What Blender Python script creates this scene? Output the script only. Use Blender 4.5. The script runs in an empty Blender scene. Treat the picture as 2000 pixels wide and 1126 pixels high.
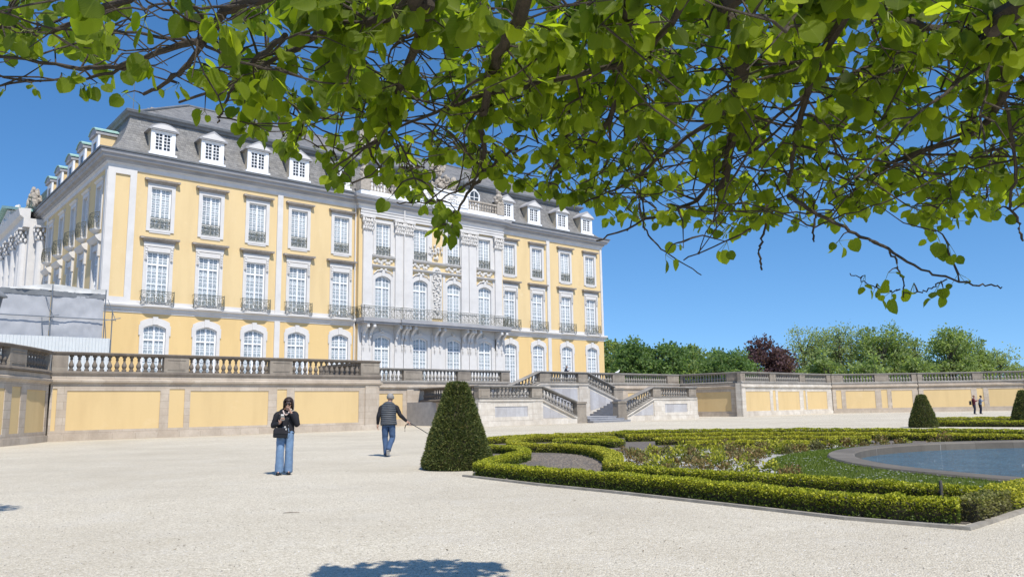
import bpy, bmesh, math, random
import numpy as np
from mathutils import Vector, Matrix, noise
random.seed(7)
PI = math.pi
sc = bpy.context.scene
COL = sc.collection

# ------------------------------------------------------------------ helpers
class MB:
    """collects shapes and links them as ONE mesh object"""
    def __init__(s):
        s.v = []; s.f = []; s.m = []; s.cur = 0
    def add(s, vs, fs):
        b = len(s.v); s.v.extend([tuple(q) for q in vs])
        for f in fs: s.f.append(tuple(b + i for i in f)); s.m.append(s.cur)
    def box(s, x0, x1, y0, y1, z0, z1):
        s.add([(x0,y0,z0),(x1,y0,z0),(x1,y1,z0),(x0,y1,z0),(x0,y0,z1),(x1,y0,z1),(x1,y1,z1),(x0,y1,z1)],
              [(0,3,2,1),(4,5,6,7),(0,1,5,4),(1,2,6,5),(2,3,7,6),(3,0,4,7)])
    def bar(s, a, b, w, h=None):
        s.tube([a, b], [w, w], 4)
    def tube(s, pts, rad, n=6, cap=True):
        pts = [Vector(p) for p in pts]
        if not hasattr(rad, '__len__'): rad = [rad] * len(pts)
        ref = None; rings = []
        for i, p in enumerate(pts):
            d = (pts[min(i+1, len(pts)-1)] - pts[max(i-1, 0)])
            if d.length < 1e-9: d = Vector((0,0,1))
            d.normalize()
            if ref is None: ref = Vector((0,0,1)) if abs(d.z) < .9 else Vector((1,0,0))
            a = d.cross(ref)
            if a.length < 1e-6: a = d.orthogonal()
            a.normalize(); b = d.cross(a).normalized(); ref = -b if False else ref
            rings.append([p + (a*math.cos(2*PI*k/n + PI/n) + b*math.sin(2*PI*k/n + PI/n))*rad[i] for k in range(n)])
        vs = [q for r in rings for q in r]; fs = []
        for i in range(len(pts)-1):
            for k in range(n):
                k2 = (k+1) % n
                fs.append((i*n+k, i*n+k2, (i+1)*n+k2, (i+1)*n+k))
        if cap:
            fs.append(tuple(range(n))[::-1]); fs.append(tuple((len(pts)-1)*n + k for k in range(n)))
        s.add(vs, fs)
    def lathe(s, prof, n=10, c=(0,0,0), sx=1, sy=1):
        vs = []; fs = []
        for r, z in prof:
            for k in range(n):
                a = 2*PI*k/n
                vs.append((c[0]+r*math.cos(a)*sx, c[1]+r*math.sin(a)*sy, c[2]+z))
        for i in range(len(prof)-1):
            for k in range(n):
                k2 = (k+1) % n
                fs.append((i*n+k, i*n+k2, (i+1)*n+k2, (i+1)*n+k))
        fs.append(tuple(range(n))[::-1]); fs.append(tuple((len(prof)-1)*n+k for k in range(n)))
        s.add(vs, fs)
    def blob(s, c, r, jit=.15, nu=7, nv=5, rnd=random):
        vs = []; fs = []
        if not hasattr(r, '__len__'): r = (r, r, r)
        for i in range(nv+1):
            th = PI*i/nv
            for k in range(nu):
                ph = 2*PI*k/nu
                q = 1 + rnd.uniform(-jit, jit)
                vs.append((c[0]+r[0]*q*math.sin(th)*math.cos(ph), c[1]+r[1]*q*math.sin(th)*math.sin(ph), c[2]+r[2]*q*math.cos(th)))
        for i in range(nv):
            for k in range(nu):
                k2 = (k+1) % nu
                fs.append((i*nu+k, (i+1)*nu+k, (i+1)*nu+k2, i*nu+k2))
        s.add(vs, fs)
    def poly(s, pts): s.add(pts, [tuple(range(len(pts)))])
    def prism(s, pts, axis, a, b):
        """pts: 2D outline, extruded along axis from a to b"""
        def P(p, t):
            return (p[0], t, p[1]) if axis == 'y' else ((t, p[0], p[1]) if axis == 'x' else (p[0], p[1], t))
        n = len(pts)
        s.add([P(p, a) for p in pts] + [P(p, b) for p in pts],
              [tuple(range(n))[::-1], tuple(range(n, 2*n))] + [(i, (i+1) % n, n+(i+1) % n, n+i) for i in range(n)])
    def sweep(s, path, prof, closed=False, capends=True, closed_prof=False):
        """prof = [(out, z)] swept with mitred corners along a 2D path; 'out' is to the right of travel.
        path points may be (x,y) or (x,y,dz)"""
        n = len(path); P = [Vector((p[0], p[1])) for p in path]
        dz = [p[2] if len(p) > 2 else 0 for p in path]
        vs = []; m = len(prof)
        for i in range(n):
            if closed: pa, pb = P[i-1], P[(i+1) % n]
            else: pa, pb = P[max(i-1, 0)], P[min(i+1, n-1)]
            d1 = (P[i]-pa); d2 = (pb-P[i])
            if d1.length < 1e-9: d1 = d2
            if d2.length < 1e-9: d2 = d1
            d1.normalize(); d2.normalize()
            n1 = Vector((d1.y, -d1.x)); n2 = Vector((d2.y, -d2.x))
            mt = (n1+n2); 
            if mt.length < 1e-6: mt = n1
            mt.normalize(); mt = mt / max(.3, mt.dot(n1))
            for o, z in prof: vs.append((P[i].x+mt.x*o, P[i].y+mt.y*o, z+dz[i]))
        fs = []
        segs = n if closed else n-1
        mm = m if closed_prof else m-1
        for i in range(segs):
            j = (i+1) % n
            for k in range(mm):
                k2 = (k+1) % m
                fs.append((i*m+k, j*m+k, j*m+k2, i*m+k2))
        if capends and not closed and closed_prof:
            fs.append(tuple(range(m))); fs.append(tuple((n-1)*m+k for k in range(m))[::-1])
        s.add(vs, fs)
    def build(s, name, mat, parent=None, loc=(0,0,0), smooth=False, link=True):
        me = bpy.data.meshes.new(name)
        me.from_pydata(s.v, [], s.f)
        for mm in (mat if isinstance(mat, (list, tuple)) else [mat]): me.materials.append(mm)
        if any(s.m): me.polygons.foreach_set('material_index', s.m)
        if smooth: me.polygons.foreach_set('use_smooth', [True]*len(me.polygons))
        me.update()
        return mkobj(name, me, parent, loc)

def mkobj(name, me, parent=None, loc=(0,0,0), rz=0):
    o = bpy.data.objects.new(name, me); COL.objects.link(o)
    o.parent = parent; o.location = loc; o.rotation_euler = (0, 0, rz)
    return o
def fix_normals(o):
    bm = bmesh.new(); bm.from_mesh(o.data); bmesh.ops.recalc_face_normals(bm, faces=bm.faces); bm.to_mesh(o.data); bm.free()
def thing(name, label, cat, loc=(0,0,0), rz=0, group=None):
    o = bpy.data.objects.new(name, None); COL.objects.link(o)
    o.location = loc; o.rotation_euler = (0, 0, rz); o.empty_display_size = .2
    return tag(o, label, cat, group)
def tag(o, label, cat, group=None):
    o['label'] = label; o['category'] = cat
    if group: o['group'] = group
    return o
def struct(o): o['kind'] = 'structure'; return o
def stuff(o): o['kind'] = 'stuff'; return o
def share(o, parent, loc=(0,0,0), rz=0, name=None):
    """a copy of a part with the same mesh, with copies of its sub-parts"""
    c = o.copy(); COL.objects.link(c); c.parent = parent; c.location = loc; c.rotation_euler = (0, 0, rz)
    for ch in list(o.children):
        d = ch.copy(); COL.objects.link(d); d.parent = c
    return c
def pts_mesh(name, V, F, mat, parent=None, loc=(0,0,0), attr=None, smooth=False):
    """numpy quads/tris: V (n,3), F (m,k)"""
    me = bpy.data.meshes.new(name)
    V = np.asarray(V, np.float32); F = np.asarray(F, np.int32)
    me.vertices.add(len(V)); me.vertices.foreach_set('co', V.ravel())
    k = F.shape[1]
    me.loops.add(F.size); me.loops.foreach_set('vertex_index', F.ravel())
    me.polygons.add(len(F)); me.polygons.foreach_set('loop_start', np.arange(0, F.size, k, dtype=np.int32))
    try: me.polygons.foreach_set('loop_total', np.full(len(F), k, np.int32))
    except Exception: pass
    if smooth: me.polygons.foreach_set('use_smooth', np.ones(len(F), bool))
    me.update(calc_edges=True); me.validate()
    for mm in (mat if isinstance(mat, (list, tuple)) else [mat]): me.materials.append(mm)
    return mkobj(name, me, parent, loc)

# ------------------------------------------------------------------ materials
class NT:
    def __init__(s, name):
        s.m = bpy.data.materials.new(name); s.m.use_nodes = True
        s.t = s.m.node_tree; s.n = s.t.nodes; s.l = s.t.links
        s.b = s.n['Principled BSDF']; s.out = s.n['Material Output']
        s.co = s.n.new('ShaderNodeTexCoord')
    def set(s, **k):
        for a, v in k.items():
            nm = a.replace('_', ' ')
            for q in s.b.inputs:
                if q.name.lower() == nm.lower(): q.default_value = v
        return s
    def noise(s, scale, detail=4, rough=.6, space='Object', stretch=None):
        t = s.n.new('ShaderNodeTexNoise'); t.inputs['Scale'].default_value = scale
        t.inputs['Detail'].default_value = detail; t.inputs['Roughness'].default_value = rough
        if stretch:
            mp = s.n.new('ShaderNodeMapping'); mp.inputs['Scale'].default_value = stretch
            s.l.new(s.co.outputs[space], mp.inputs[0]); s.l.new(mp.outputs[0], t.inputs['Vector'])
        else: s.l.new(s.co.outputs[space], t.inputs['Vector'])
        return t.outputs['Fac']
    def ramp(s, fac, stops):
        r = s.n.new('ShaderNodeValToRGB'); e = r.color_ramp.elements
        while len(e) < len(stops): e.new(.5)
        for i, (p, c) in enumerate(stops):
            e[i].position = p; e[i].color = (*c, 1) if len(c) == 3 else c
        s.l.new(fac, r.inputs[0]); return r.outputs[0]
    def mix(s, fac, a, b, mode='MIX'):
        m = s.n.new('ShaderNodeMix'); m.data_type = 'RGBA'; m.blend_type = mode
        for q, idx in ((fac, 0), (a, 6), (b, 7)):
            if hasattr(q, 'is_linked'): s.l.new(q, m.inputs[idx])
            else: m.inputs[idx].default_value = (*q, 1) if hasattr(q, '__len__') and len(q) == 3 else q
        return m.outputs[2]
    def math(s, op, a, b=0.):
        m = s.n.new('ShaderNodeMath'); m.operation = op
        for i, q in enumerate((a, b)):
            if hasattr(q, 'is_linked'): s.l.new(q, m.inputs[i])
            else: m.inputs[i].default_value = q
        return m.outputs[0]
    def color(s, c): s.l.new(c, s.b.inputs['Base Color']); return s
    def bump(s, h, strength=.3, dist=.02):
        b = s.n.new('ShaderNodeBump'); b.inputs['Strength'].default_value = strength; b.inputs['Distance'].default_value = dist
        s.l.new(h, b.inputs['Height']); s.l.new(b.outputs[0], s.b.inputs['Normal']); return s

def simple(name, c, rough=.8, var=.12, scale=3., bump=0, metal=0, spec=.3, stretch=None):
    t = NT(name); t.set(Roughness=rough, Metallic=metal); t.b.inputs['Specular IOR Level'].default_value = spec
    n = t.noise(scale, 6, .65, stretch=stretch)
    lo = tuple(x*(1-var) for x in c); hi = tuple(min(1, x*(1+var)) for x in c)
    t.color(t.ramp(n, [(.25, lo), (.75, hi)]))
    if bump: t.bump(t.noise(scale*12, 3), bump, .02)
    return t.m

M = {}
def plaster(name, c, dark):
    t = NT(name); t.set(Roughness=.9); t.b.inputs['Specular IOR Level'].default_value = .1
    big = t.noise(.25, 6, .7); streak = t.noise(1.1, 5, .6, stretch=(1, 1, .18)); fine = t.noise(9, 4)
    col = t.mix(big, c, dark)
    col = t.mix(t.ramp(streak, [(.45, (0,0,0)), (.8, (.65,.65,.65))]), col, tuple(x*k for x, k in zip(c, (.80, .77, .74))))
    blot = t.noise(.7, 7, .75); col = t.mix(t.ramp(blot, [(.58, (0,0,0)), (.72, (.45,.45,.45))]), col, tuple(min(1, x*k) for x, k in zip(c, (1.06, 1.12, 1.3))))
    col = t.mix(t.math('MULTIPLY', fine, .2), col, tuple(min(1, x*1.08) for x in c))
    t.color(col); t.bump(fine, .15, .01)
    return t.m
M['yellow'] = plaster('yellow_plaster', (.675, .525, .298), (.64, .488, .26))
M['yellow_low'] = plaster('deeper_yellow_plaster', (.68, .50, .247), (.64, .458, .21))
M['panel'] = plaster('wall_panel_plaster', (.625, .472, .252), (.585, .432, .215))
M['trim'] = simple('painted_grey_stone', (.595, .58, .56), .75, .09, 1.2, .06)
M['trim_white'] = simple('white_paint', (.78, .79, .8), .55, .04, 2)
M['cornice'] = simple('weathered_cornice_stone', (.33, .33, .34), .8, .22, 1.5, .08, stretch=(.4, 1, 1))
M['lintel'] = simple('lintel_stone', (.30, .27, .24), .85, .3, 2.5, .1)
M['relief'] = simple('relief_stone', (.56, .54, .51), .85, .18, 4)
M['statue'] = simple('statue_sandstone', (.37, .33, .28), .9, .3, 4)
M['cream'] = simple('dormer_cream', (.50, .43, .32), .85, .12, 2)
M['copper'] = simple('verdigris_copper', (.30, .47, .42), .6, .25, 3)
M['dark_lead'] = simple('lead_sheet', (.16, .17, .18), .55, .25, 2)
M['iron'] = simple('weathered_iron', (.13, .13, .095), .6, .3, 6)
M['pole'] = simple('galvanised_tube', (.22, .24, .26), .45, .15, 3, metal=.6)
def slate():
    t = NT('roof_slate'); t.set(Roughness=.62)
    br = t.n.new('ShaderNodeTexBrick')
    br.inputs['Scale'].default_value = 1; br.inputs['Brick Width'].default_value = .34; br.inputs['Row Height'].default_value = .2
    br.inputs['Mortar Size'].default_value = .012; br.inputs['Color1'].default_value = (.10, .10, .098, 1); br.inputs['Color2'].default_value = (.215, .212, .205, 1)
    br.inputs['Mortar'].default_value = (.05, .05, .055, 1); br.inputs['Bias'].default_value = 0
    # use object x+y as the row direction and z as height so both slopes get level courses
    sp = t.n.new('ShaderNodeSeparateXYZ'); t.l.new(t.co.outputs['Object'], sp.inputs[0])
    cb = t.n.new('ShaderNodeCombineXYZ'); t.l.new(t.math('ADD', sp.outputs[0], sp.outputs[1]), cb.inputs[0]); t.l.new(sp.outputs[2], cb.inputs[1])
    t.l.new(cb.outputs[0], br.inputs['Vector'])
    n = t.noise(1.3, 8, .75); f = t.noise(14, 3)
    col = t.mix(t.ramp(n, [(.35, (0,0,0)), (.7, (.7,.7,.7))]), br.outputs['Color'], (.26, .25, .23))
    col = t.mix(t.ramp(f, [(.5, (0,0,0)), (.7, (.75,.75,.75))]), col, (.075, .075, .08))
    t.color(col); t.bump(br.outputs['Fac'], .5, -.02)
    return t.m
M['slate'] = slate()
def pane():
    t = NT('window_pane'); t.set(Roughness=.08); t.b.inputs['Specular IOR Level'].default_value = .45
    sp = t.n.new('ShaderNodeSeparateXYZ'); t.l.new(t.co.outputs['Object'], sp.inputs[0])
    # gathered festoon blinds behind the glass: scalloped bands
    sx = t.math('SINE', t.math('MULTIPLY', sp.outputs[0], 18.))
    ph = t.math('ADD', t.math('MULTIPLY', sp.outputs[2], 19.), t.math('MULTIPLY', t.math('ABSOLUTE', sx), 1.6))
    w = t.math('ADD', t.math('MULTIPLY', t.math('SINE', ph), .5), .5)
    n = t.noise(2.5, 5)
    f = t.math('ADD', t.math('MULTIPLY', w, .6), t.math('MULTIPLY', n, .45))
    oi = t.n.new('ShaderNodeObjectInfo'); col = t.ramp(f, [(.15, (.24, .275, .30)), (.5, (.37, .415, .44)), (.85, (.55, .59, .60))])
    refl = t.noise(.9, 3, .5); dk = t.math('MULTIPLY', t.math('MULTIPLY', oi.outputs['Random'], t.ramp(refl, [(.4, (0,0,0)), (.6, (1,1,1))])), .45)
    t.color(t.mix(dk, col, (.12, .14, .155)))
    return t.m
M['pane'] = pane()
t = NT('dark_window_pane'); t.set(Roughness=.06); t.color(t.ramp(t.noise(1.5), [(.3, (.03, .035, .04)), (.7, (.09, .1, .11))])); M['pane_dark'] = t.m
def stonework(name, c1, c2, stain, amount=.5, block=(1.1, .38), zramp=None):
    t = NT(name); t.set(Roughness=.88); t.b.inputs['Specular IOR Level'].default_value = .15
    br = t.n.new('ShaderNodeTexBrick'); br.inputs['Scale'].default_value = 1
    br.inputs['Brick Width'].default_value = block[0]; br.inputs['Row Height'].default_value = block[1]; br.inputs['Mortar Size'].default_value = .008
    br.inputs['Color1'].default_value = (*c1, 1); br.inputs['Color2'].default_value = (*c2, 1); br.inputs['Mortar'].default_value = tuple(x*.55 for x in c1) + (1,)
    sp = t.n.new('ShaderNodeSeparateXYZ'); t.l.new(t.co.outputs['Object'], sp.inputs[0])
    cb = t.n.new('ShaderNodeCombineXYZ'); t.l.new(t.math('ADD', sp.outputs[0], sp.outputs[1]), cb.inputs[0]); t.l.new(sp.outputs[2], cb.inputs[1])
    t.l.new(cb.outputs[0], br.inputs['Vector'])
    n = t.noise(1.6, 8, .75); g = t.noise(.7, 6, .7, stretch=(1, 1, .35)); f = t.noise(18, 4)
    col = t.mix(t.ramp(n, [(.38, (0,0,0)), (.68, (amount,)*3)]), br.outputs['Color'], stain)
    col = t.mix(t.ramp(g, [(.45, (0,0,0)), (.75, (amount*.8,)*3)]), col, tuple(x*.6 for x in stain))
    col = t.mix(t.math('MULTIPLY', f, .25), col, tuple(min(1, x*1.25) for x in c2))
    t.color(col); t.bump(f, .25, .015)
    return t.m
M['stone'] = stonework('terrace_stone', (.43, .36, .285), (.52, .455, .375), (.29, .235, .18), .6)
M['stone_pale'] = stonework('pale_stair_stone', (.56, .51, .435), (.66, .62, .55), (.33, .27, .205), .6)
M['stone_dark'] = stonework('sooty_balustrade_stone', (.165, .14, .115), (.235, .20, .162), (.08, .07, .062), .75, (1.6, 1.2))
M['stone_greypanel'] = stonework('slab_panel_stone', (.36, .35, .355), (.50, .50, .51), (.26, .235, .215), .5, (.85, 3.))
M['step'] = simple('step_stone', (.30, .30, .31), .8, .2, 2, .1)
M['rim'] = stonework('basin_stone', (.135, .12, .098), (.195, .175, .145), (.09, .08, .07), .6, (1.2, 2.))
# ------------------------------------------------------------------ camera, sun and sky
FPX = 1535.; PITCH = math.radians(8.5); ROLL = math.radians(-.9); CAMH = 1.35
cam = bpy.data.cameras.new('camera'); camo = bpy.data.objects.new('camera', cam); COL.objects.link(camo)
cam.sensor_width = 36; cam.lens = FPX/2000*36; cam.clip_start = .05; cam.clip_end = 5000
_f = Vector((0, math.cos(PITCH), math.sin(PITCH))); _x = Vector((1, 0, 0)); _u = _x.cross(_f)
_xr = _x*math.cos(ROLL) + _u*math.sin(ROLL); _ur = -_x*math.sin(ROLL) + _u*math.cos(ROLL)
camo.matrix_world = Matrix(((_xr.x, _ur.x, -_f.x, 0), (_xr.y, _ur.y, -_f.y, 0), (_xr.z, _ur.z, -_f.z, CAMH), (0, 0, 0, 1)))
sc.camera = camo
SUN_AZ = math.radians(153); SUN_EL = math.radians(55)
sd = Vector((math.sin(SUN_AZ)*math.cos(SUN_EL), math.cos(SUN_AZ)*math.cos(SUN_EL), math.sin(SUN_EL)))
sl = bpy.data.lights.new('sun', 'SUN'); sl.energy = 4.6; sl.angle = math.radians(.53); sl.color = (1, .94, .85)
so = bpy.data.objects.new('sun', sl); COL.objects.link(so); so.rotation_euler = sd.to_track_quat('Z', 'Y').to_euler(); so.location = sd*60
w = bpy.data.worlds.new('World'); sc.world = w; w.use_nodes = True
wn = w.node_tree.nodes; wl = w.node_tree.links
sky = wn.new('ShaderNodeTexSky'); sky.sky_type = 'NISHITA'; sky.sun_disc = False
sky.sun_elevation = SUN_EL; sky.sun_rotation = SUN_AZ; sky.altitude = 60; sky.air_density = 1.0; sky.dust_density = .25; sky.ozone_density = 3.2
hs = wn.new('ShaderNodeHueSaturation'); hs.inputs['Saturation'].default_value = 1.24
tc = wn.new('ShaderNodeTexCoord'); sx_ = wn.new('ShaderNodeSeparateXYZ'); cx_ = wn.new('ShaderNodeCombineXYZ'); mm_ = wn.new('ShaderNodeMapRange')
mm_.inputs[1].default_value = 0; mm_.inputs[2].default_value = 1; mm_.inputs[3].default_value = .125; mm_.inputs[4].default_value = 1.1
wl.new(tc.outputs['Generated'], sx_.inputs[0]); wl.new(sx_.outputs[0], cx_.inputs[0]); wl.new(sx_.outputs[1], cx_.inputs[1]); wl.new(sx_.outputs[2], mm_.inputs[0]); wl.new(mm_.outputs[0], cx_.inputs[2])
wl.new(cx_.outputs[0], sky.inputs[0]) if len(sky.inputs) else None
wl.new(sky.outputs[0], hs.inputs['Color']); wl.new(hs.outputs[0], wn['Background'].inputs[0]); wn['Background'].inputs[1].default_value = .15
sc.view_settings.view_transform = 'Standard'; sc.view_settings.look = 'None'; sc.view_settings.exposure = .26; sc.view_settings.gamma = 1
sc.render.engine = 'CYCLES'; sc.cycles.max_bounces = 8; sc.cycles.transparent_max_bounces = 16

# frame of the palace and its terrace: x along the facade, y towards the palace, z up
RZ = math.radians(41.)
EX = Vector((math.sin(math.radians(49)), math.cos(math.radians(49)), 0)); NY = Vector((-EX.y, EX.x, 0))
Q0 = Vector((4.6, 59.8, 0))
def W(s, t, z=0): return Q0 + EX*s + NY*t + Vector((0, 0, z))
ZT = 3.26      # terrace floor

# ------------------------------------------------------------------ ground
def gravel():
    t = NT('pale_gravel'); t.set(Roughness=.95); t.b.inputs['Specular IOR Level'].default_value = .08
    v = t.n.new('ShaderNodeTexVoronoi'); v.inputs['Scale'].default_value = 58; t.l.new(t.co.outputs['Object'], v.inputs['Vector'])
    v2 = t.n.new('ShaderNodeTexVoronoi'); v2.inputs['Scale'].default_value = 140; t.l.new(t.co.outputs['Object'], v2.inputs['Vector'])
    sat = t.n.new('ShaderNodeSeparateColor'); t.l.new(v.outputs['Color'], sat.inputs[0])
    sat2 = t.n.new('ShaderNodeSeparateColor'); t.l.new(v2.outputs['Color'], sat2.inputs[0])
    stones = t.ramp(sat.outputs[0], [(0, (.22, .195, .15)), (.3, (.455, .42, .345)), (.75, (.60, .565, .485)), (1, (.80, .77, .70))])
    grit = t.ramp(sat2.outputs[1], [(0, (.30, .27, .215)), (.5, (.53, .495, .42)), (1, (.73, .70, .62))])
    col = t.mix(.5, stones, grit)
    patch = t.noise(.14, 7, .7); patch2 = t.noise(.8, 6, .7)
    col = t.mix(t.ramp(patch, [(.42, (0,0,0)), (.68, (.6,.6,.6))]), col, (.37, .335, .275))
    col = t.mix(t.ramp(patch2, [(.5, (0,0,0)), (.8, (.35,.35,.35))]), col, (.55, .54, .515))
    tr = t.noise(.35, 6, .7, stretch=(.6, 1.1, 1))
    col = t.mix(t.ramp(tr, [(.55, (0,0,0)), (.72, (.3,.3,.3))]), col, (.30, .27, .21))
    col = t.mix(1., col, (1.05, 1.02, .96), 'MULTIPLY')
    t.color(col)
    h = t.math('ADD', t.math('MULTIPLY', v.outputs['Distance'], -1.), t.math('MULTIPLY', patch2, .5))
    t.bump(h, .6, .02)
    return t.m
M['gravel'] = gravel()
g = MB(); V = []; F = []      # one sheet out to the horizon, open only where the basin is sunk into it
for r_ in (7.1, 10, 16, 32, 80, 250, 1600):
    for k in range(72): V.append((13.7+r_*math.cos(2*PI*k/72), 14.8+r_*math.sin(2*PI*k/72), 0))
for i in range(6):
    for k in range(72): k2 = (k+1) % 72; F.append((i*72+k, (i+1)*72+k, (i+1)*72+k2, i*72+k2))
g.add(V, F)
struct(g.build('ground', M['gravel']))
# loose stones on the open gravel close by
rs = np.random.RandomState(3)
n = 9000
d = 6.2 + 9*rs.rand(n)**1.6; xx = (rs.rand(n)*2-1)*.72*d
inside = ~((xx > 4.64 - (d-8.75)*.745 - .25) & (d > 8.3))
d = d[inside]; xx = xx[inside]; n = len(d)
rad = .003 + .008*rs.rand(n)**2.5
base = np.array([(1,0,0),(0,1,0),(-1,0,0),(0,-1,0),(0,0,.8),(.6,.6,.45),(-.6,.6,.45)], np.float32)[:5]
ang = rs.rand(n)*6.28; c_, s_ = np.cos(ang), np.sin(ang)
bx = base[None,:,0]*(1+.5*rs.rand(n,5)); by = base[None,:,1]*(1+.3*rs.rand(n,5)); bz = base[None,:,2]*np.ones((n,1))
V = np.stack([(bx*c_[:,None]-by*s_[:,None])*rad[:,None]+xx[:,None], (bx*s_[:,None]+by*c_[:,None])*rad[:,None]+d[:,None], bz*rad[:,None]], -1).reshape(-1,3)
F = (np.arange(n)[:,None,None]*5 + np.array([(0,1,4),(1,2,4),(2,3,4),(3,0,4)])[None]).reshape(-1,3)
t = NT('loose_stone'); t.set(Roughness=.9)
gi = t.n.new('ShaderNodeNewGeometry'); t.color(t.ramp(gi.outputs['Random Per Island'], [(0, (.17, .15, .12)), (.3, (.34, .315, .27)), (.8, (.46, .435, .39)), (1, (.56, .54, .5))]))
stuff(tag(pts_mesh('loose_stones', V, F, t.m), 'scattered loose stones lying on the pale gravel in the foreground', 'gravel'))

# terrace deck behind the walls
deck = MB()
dk = [(-34.4,2.0),(-16.2,2.0),(-16.2,9.5),(1.55,9.5),(25.6,9.5),(25.6,2.0),(43.2,2.0),(50.6,-4.1),(55,-9.1),(57,-13),(58,-20),(90,-20),(90,60),(-100,60),(-100,-12),(-41,-6),(-38.6,-4.4),(-36.6,-2.4),(-35.2,-.1)]
deck.poly([(W(a,b).x, W(a,b).y, ZT) for a,b in dk])
M['deck'] = simple('terrace_gravel', (.40, .37, .32), .95, .15, 3)
struct(deck.build('terrace', M['deck']))
# ------------------------------------------------------------------ the palace
PAL = thing('palace', 'large yellow palace with grey slate mansard roof and rows of white windows', 'palace', W(20.5, 15.6), RZ)
LEN = 49.75; DEP = 15.2; BACK = 92.
XL = -LEN
BAY = [-46.2, -42.62, -39.06, -35.58, -31.8, -28.0, -24.15, -20.45, -16.83, -13.35, -9.66, -5.63, -1.88]
CB = (5, 6, 7, 8)                                    # the four bays of the projecting centre

def wall_grid(mb, x0, x1, z0, z1, y, holes):
    xs = sorted({x0, x1} | {h[0] for h in holes} | {h[1] for h in holes})
    zs = sorted({z0, z1} | {h[2] for h in holes} | {h[3] for h in holes})
    xs = [x for x in xs if x0 <= x <= x1]; zs = [z for z in zs if z0 <= z <= z1]
    for i in range(len(xs)-1):
        for k in range(len(zs)-1):
            cx, cz = (xs[i]+xs[i+1])/2, (zs[k]+zs[k+1])/2
            if any(h[0] < cx < h[1] and h[2] < cz < h[3] for h in holes): continue
            mb.add([(xs[i],y,zs[k]),(xs[i+1],y,zs[k]),(xs[i+1],y,zs[k+1]),(xs[i],y,zs[k+1])], [(0,1,2,3)])

def outline(hw, z0, z1, rise, n=10):
    """bottom-left, up, over the top, down to bottom-right"""
    p = [(-hw, z0)]
    if rise <= 0: p += [(-hw, z1)] + [(-hw+2*hw*i/n, z1) for i in range(1, n)] + [(hw, z1)]
    else:
        r = (hw*hw+rise*rise)/(2*rise); a = math.asin(hw/r)
        for i in range(n+1):
            b = -a+2*a*i/n; p.append((r*math.sin(b), z1-r+r*math.cos(b)))
    return p + [(hw, z0)]
def surround(mb, hw, z0, z1, rise, ow, oz0, oz1, orise, yf=-.07, yb=.24):
    a = outline(hw, z0, z1, rise); b = outline(ow, oz0, oz1, orise); n = len(a)
    vs = [(x,yf,z) for x,z in a] + [(x,yf,z) for x,z in b] + [(x,yb,z) for x,z in a] + [(x,.03,z) for x,z in b]
    fs = []
    for i in range(n-1):
        fs += [(i, i+1, n+i+1, n+i), (i+1, i, 2*n+i, 2*n+i+1), (n+i, n+i+1, 3*n+i+1, 3*n+i)]
    fs += [(0, n, 3*n, 2*n), (n-1, 2*n-1, 4*n-1, 3*n-1)]
    if oz0 < z0 - .01:      # sill part below the opening
        fs += [(0, n-1, 2*n-1, n)]
        mb.add(vs, fs); mb.add([(-hw,yf,z0),(hw,yf,z0),(hw,yb,z0),(-hw,yb,z0)], [(0,1,2,3)]); return
    mb.add(vs, fs)
def ztop(hw, z1, rise, x):
    if rise <= 0: return z1
    r = (hw*hw+rise*rise)/(2*rise); return z1-r+math.sqrt(max(0, r*r-x*x))
def sash(mb, hw, z0, z1, rise, rows_low, rows_top, zt, y=.15, cols=2, bar=.022):
    """two casements with glazing bars below a transom (zt) and a fanlight above it"""
    def vbar(x, w, d, za, zb): mb.box(x-w, x+w, y-d, y+.05, za, zb)
    fw = .05
    vbar(-hw+fw, fw, .01, z0, ztop(hw, z1, rise, hw-fw)); vbar(hw-fw, fw, .01, z0, ztop(hw, z1, rise, hw-fw))
    vbar(0, .062, .035, z0, ztop(hw, z1, rise, 0)-.02)
    o = outline(hw, z0, z1, rise)[1:-1]; oi = [(x*.93, z-.085) for x, z in o]
    n = len(o); mb.add([(x,y-.012,z) for x,z in o]+[(x,y-.012,z) for x,z in oi]+[(x,y+.05,z) for x,z in oi], [(i,i+1,n+i+1,n+i) for i in range(n-1)]+[(n+i,n+i+1,2*n+i+1,2*n+i) for i in range(n-1)])
    mb.box(-hw+2*fw, hw-2*fw, y-.006, y+.05, z0, z0+.1)
    if zt: mb.box(-hw+2*fw, -.062, y-.03, y+.05, zt-.055, zt+.055); mb.box(.062, hw-2*fw, y-.03, y+.05, zt-.055, zt+.055)
    for sgn in (-1, 1):
        xa, xb = .062, hw-2*fw
        if sgn > 0: segs = (xa, xb)
        else: segs = (-xb, -xa)
        # casement stiles
        for k in range(1, cols):
            x = segs[0]+(segs[1]-segs[0])*k/cols
            vbar(x, bar, -.004, z0+.1, ztop(hw, z1, rise, abs(x))-.06)
        zt_ = zt if zt else z1
        for k in range(1, rows_low):
            z = z0+.1+(zt_-.05-z0-.1)*k/rows_low; mb.box(segs[0], segs[1], y+.006, y+.05, z-bar, z+bar)
        if zt:
            zz = min(z1-.06, ztop(hw, z1, rise, hw*.5))
            for k in range(1, rows_top):
                z = zt+.05+(zz-zt-.05)*k/rows_top; mb.box(segs[0], segs[1], y+.006, y+.05, z-bar, z+bar)
def panes(mb, hw, z0, z1, rise, y=.19):
    mb.poly([(x, y, z) for x, z in outline(hw, z0, z1, rise)])

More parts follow.
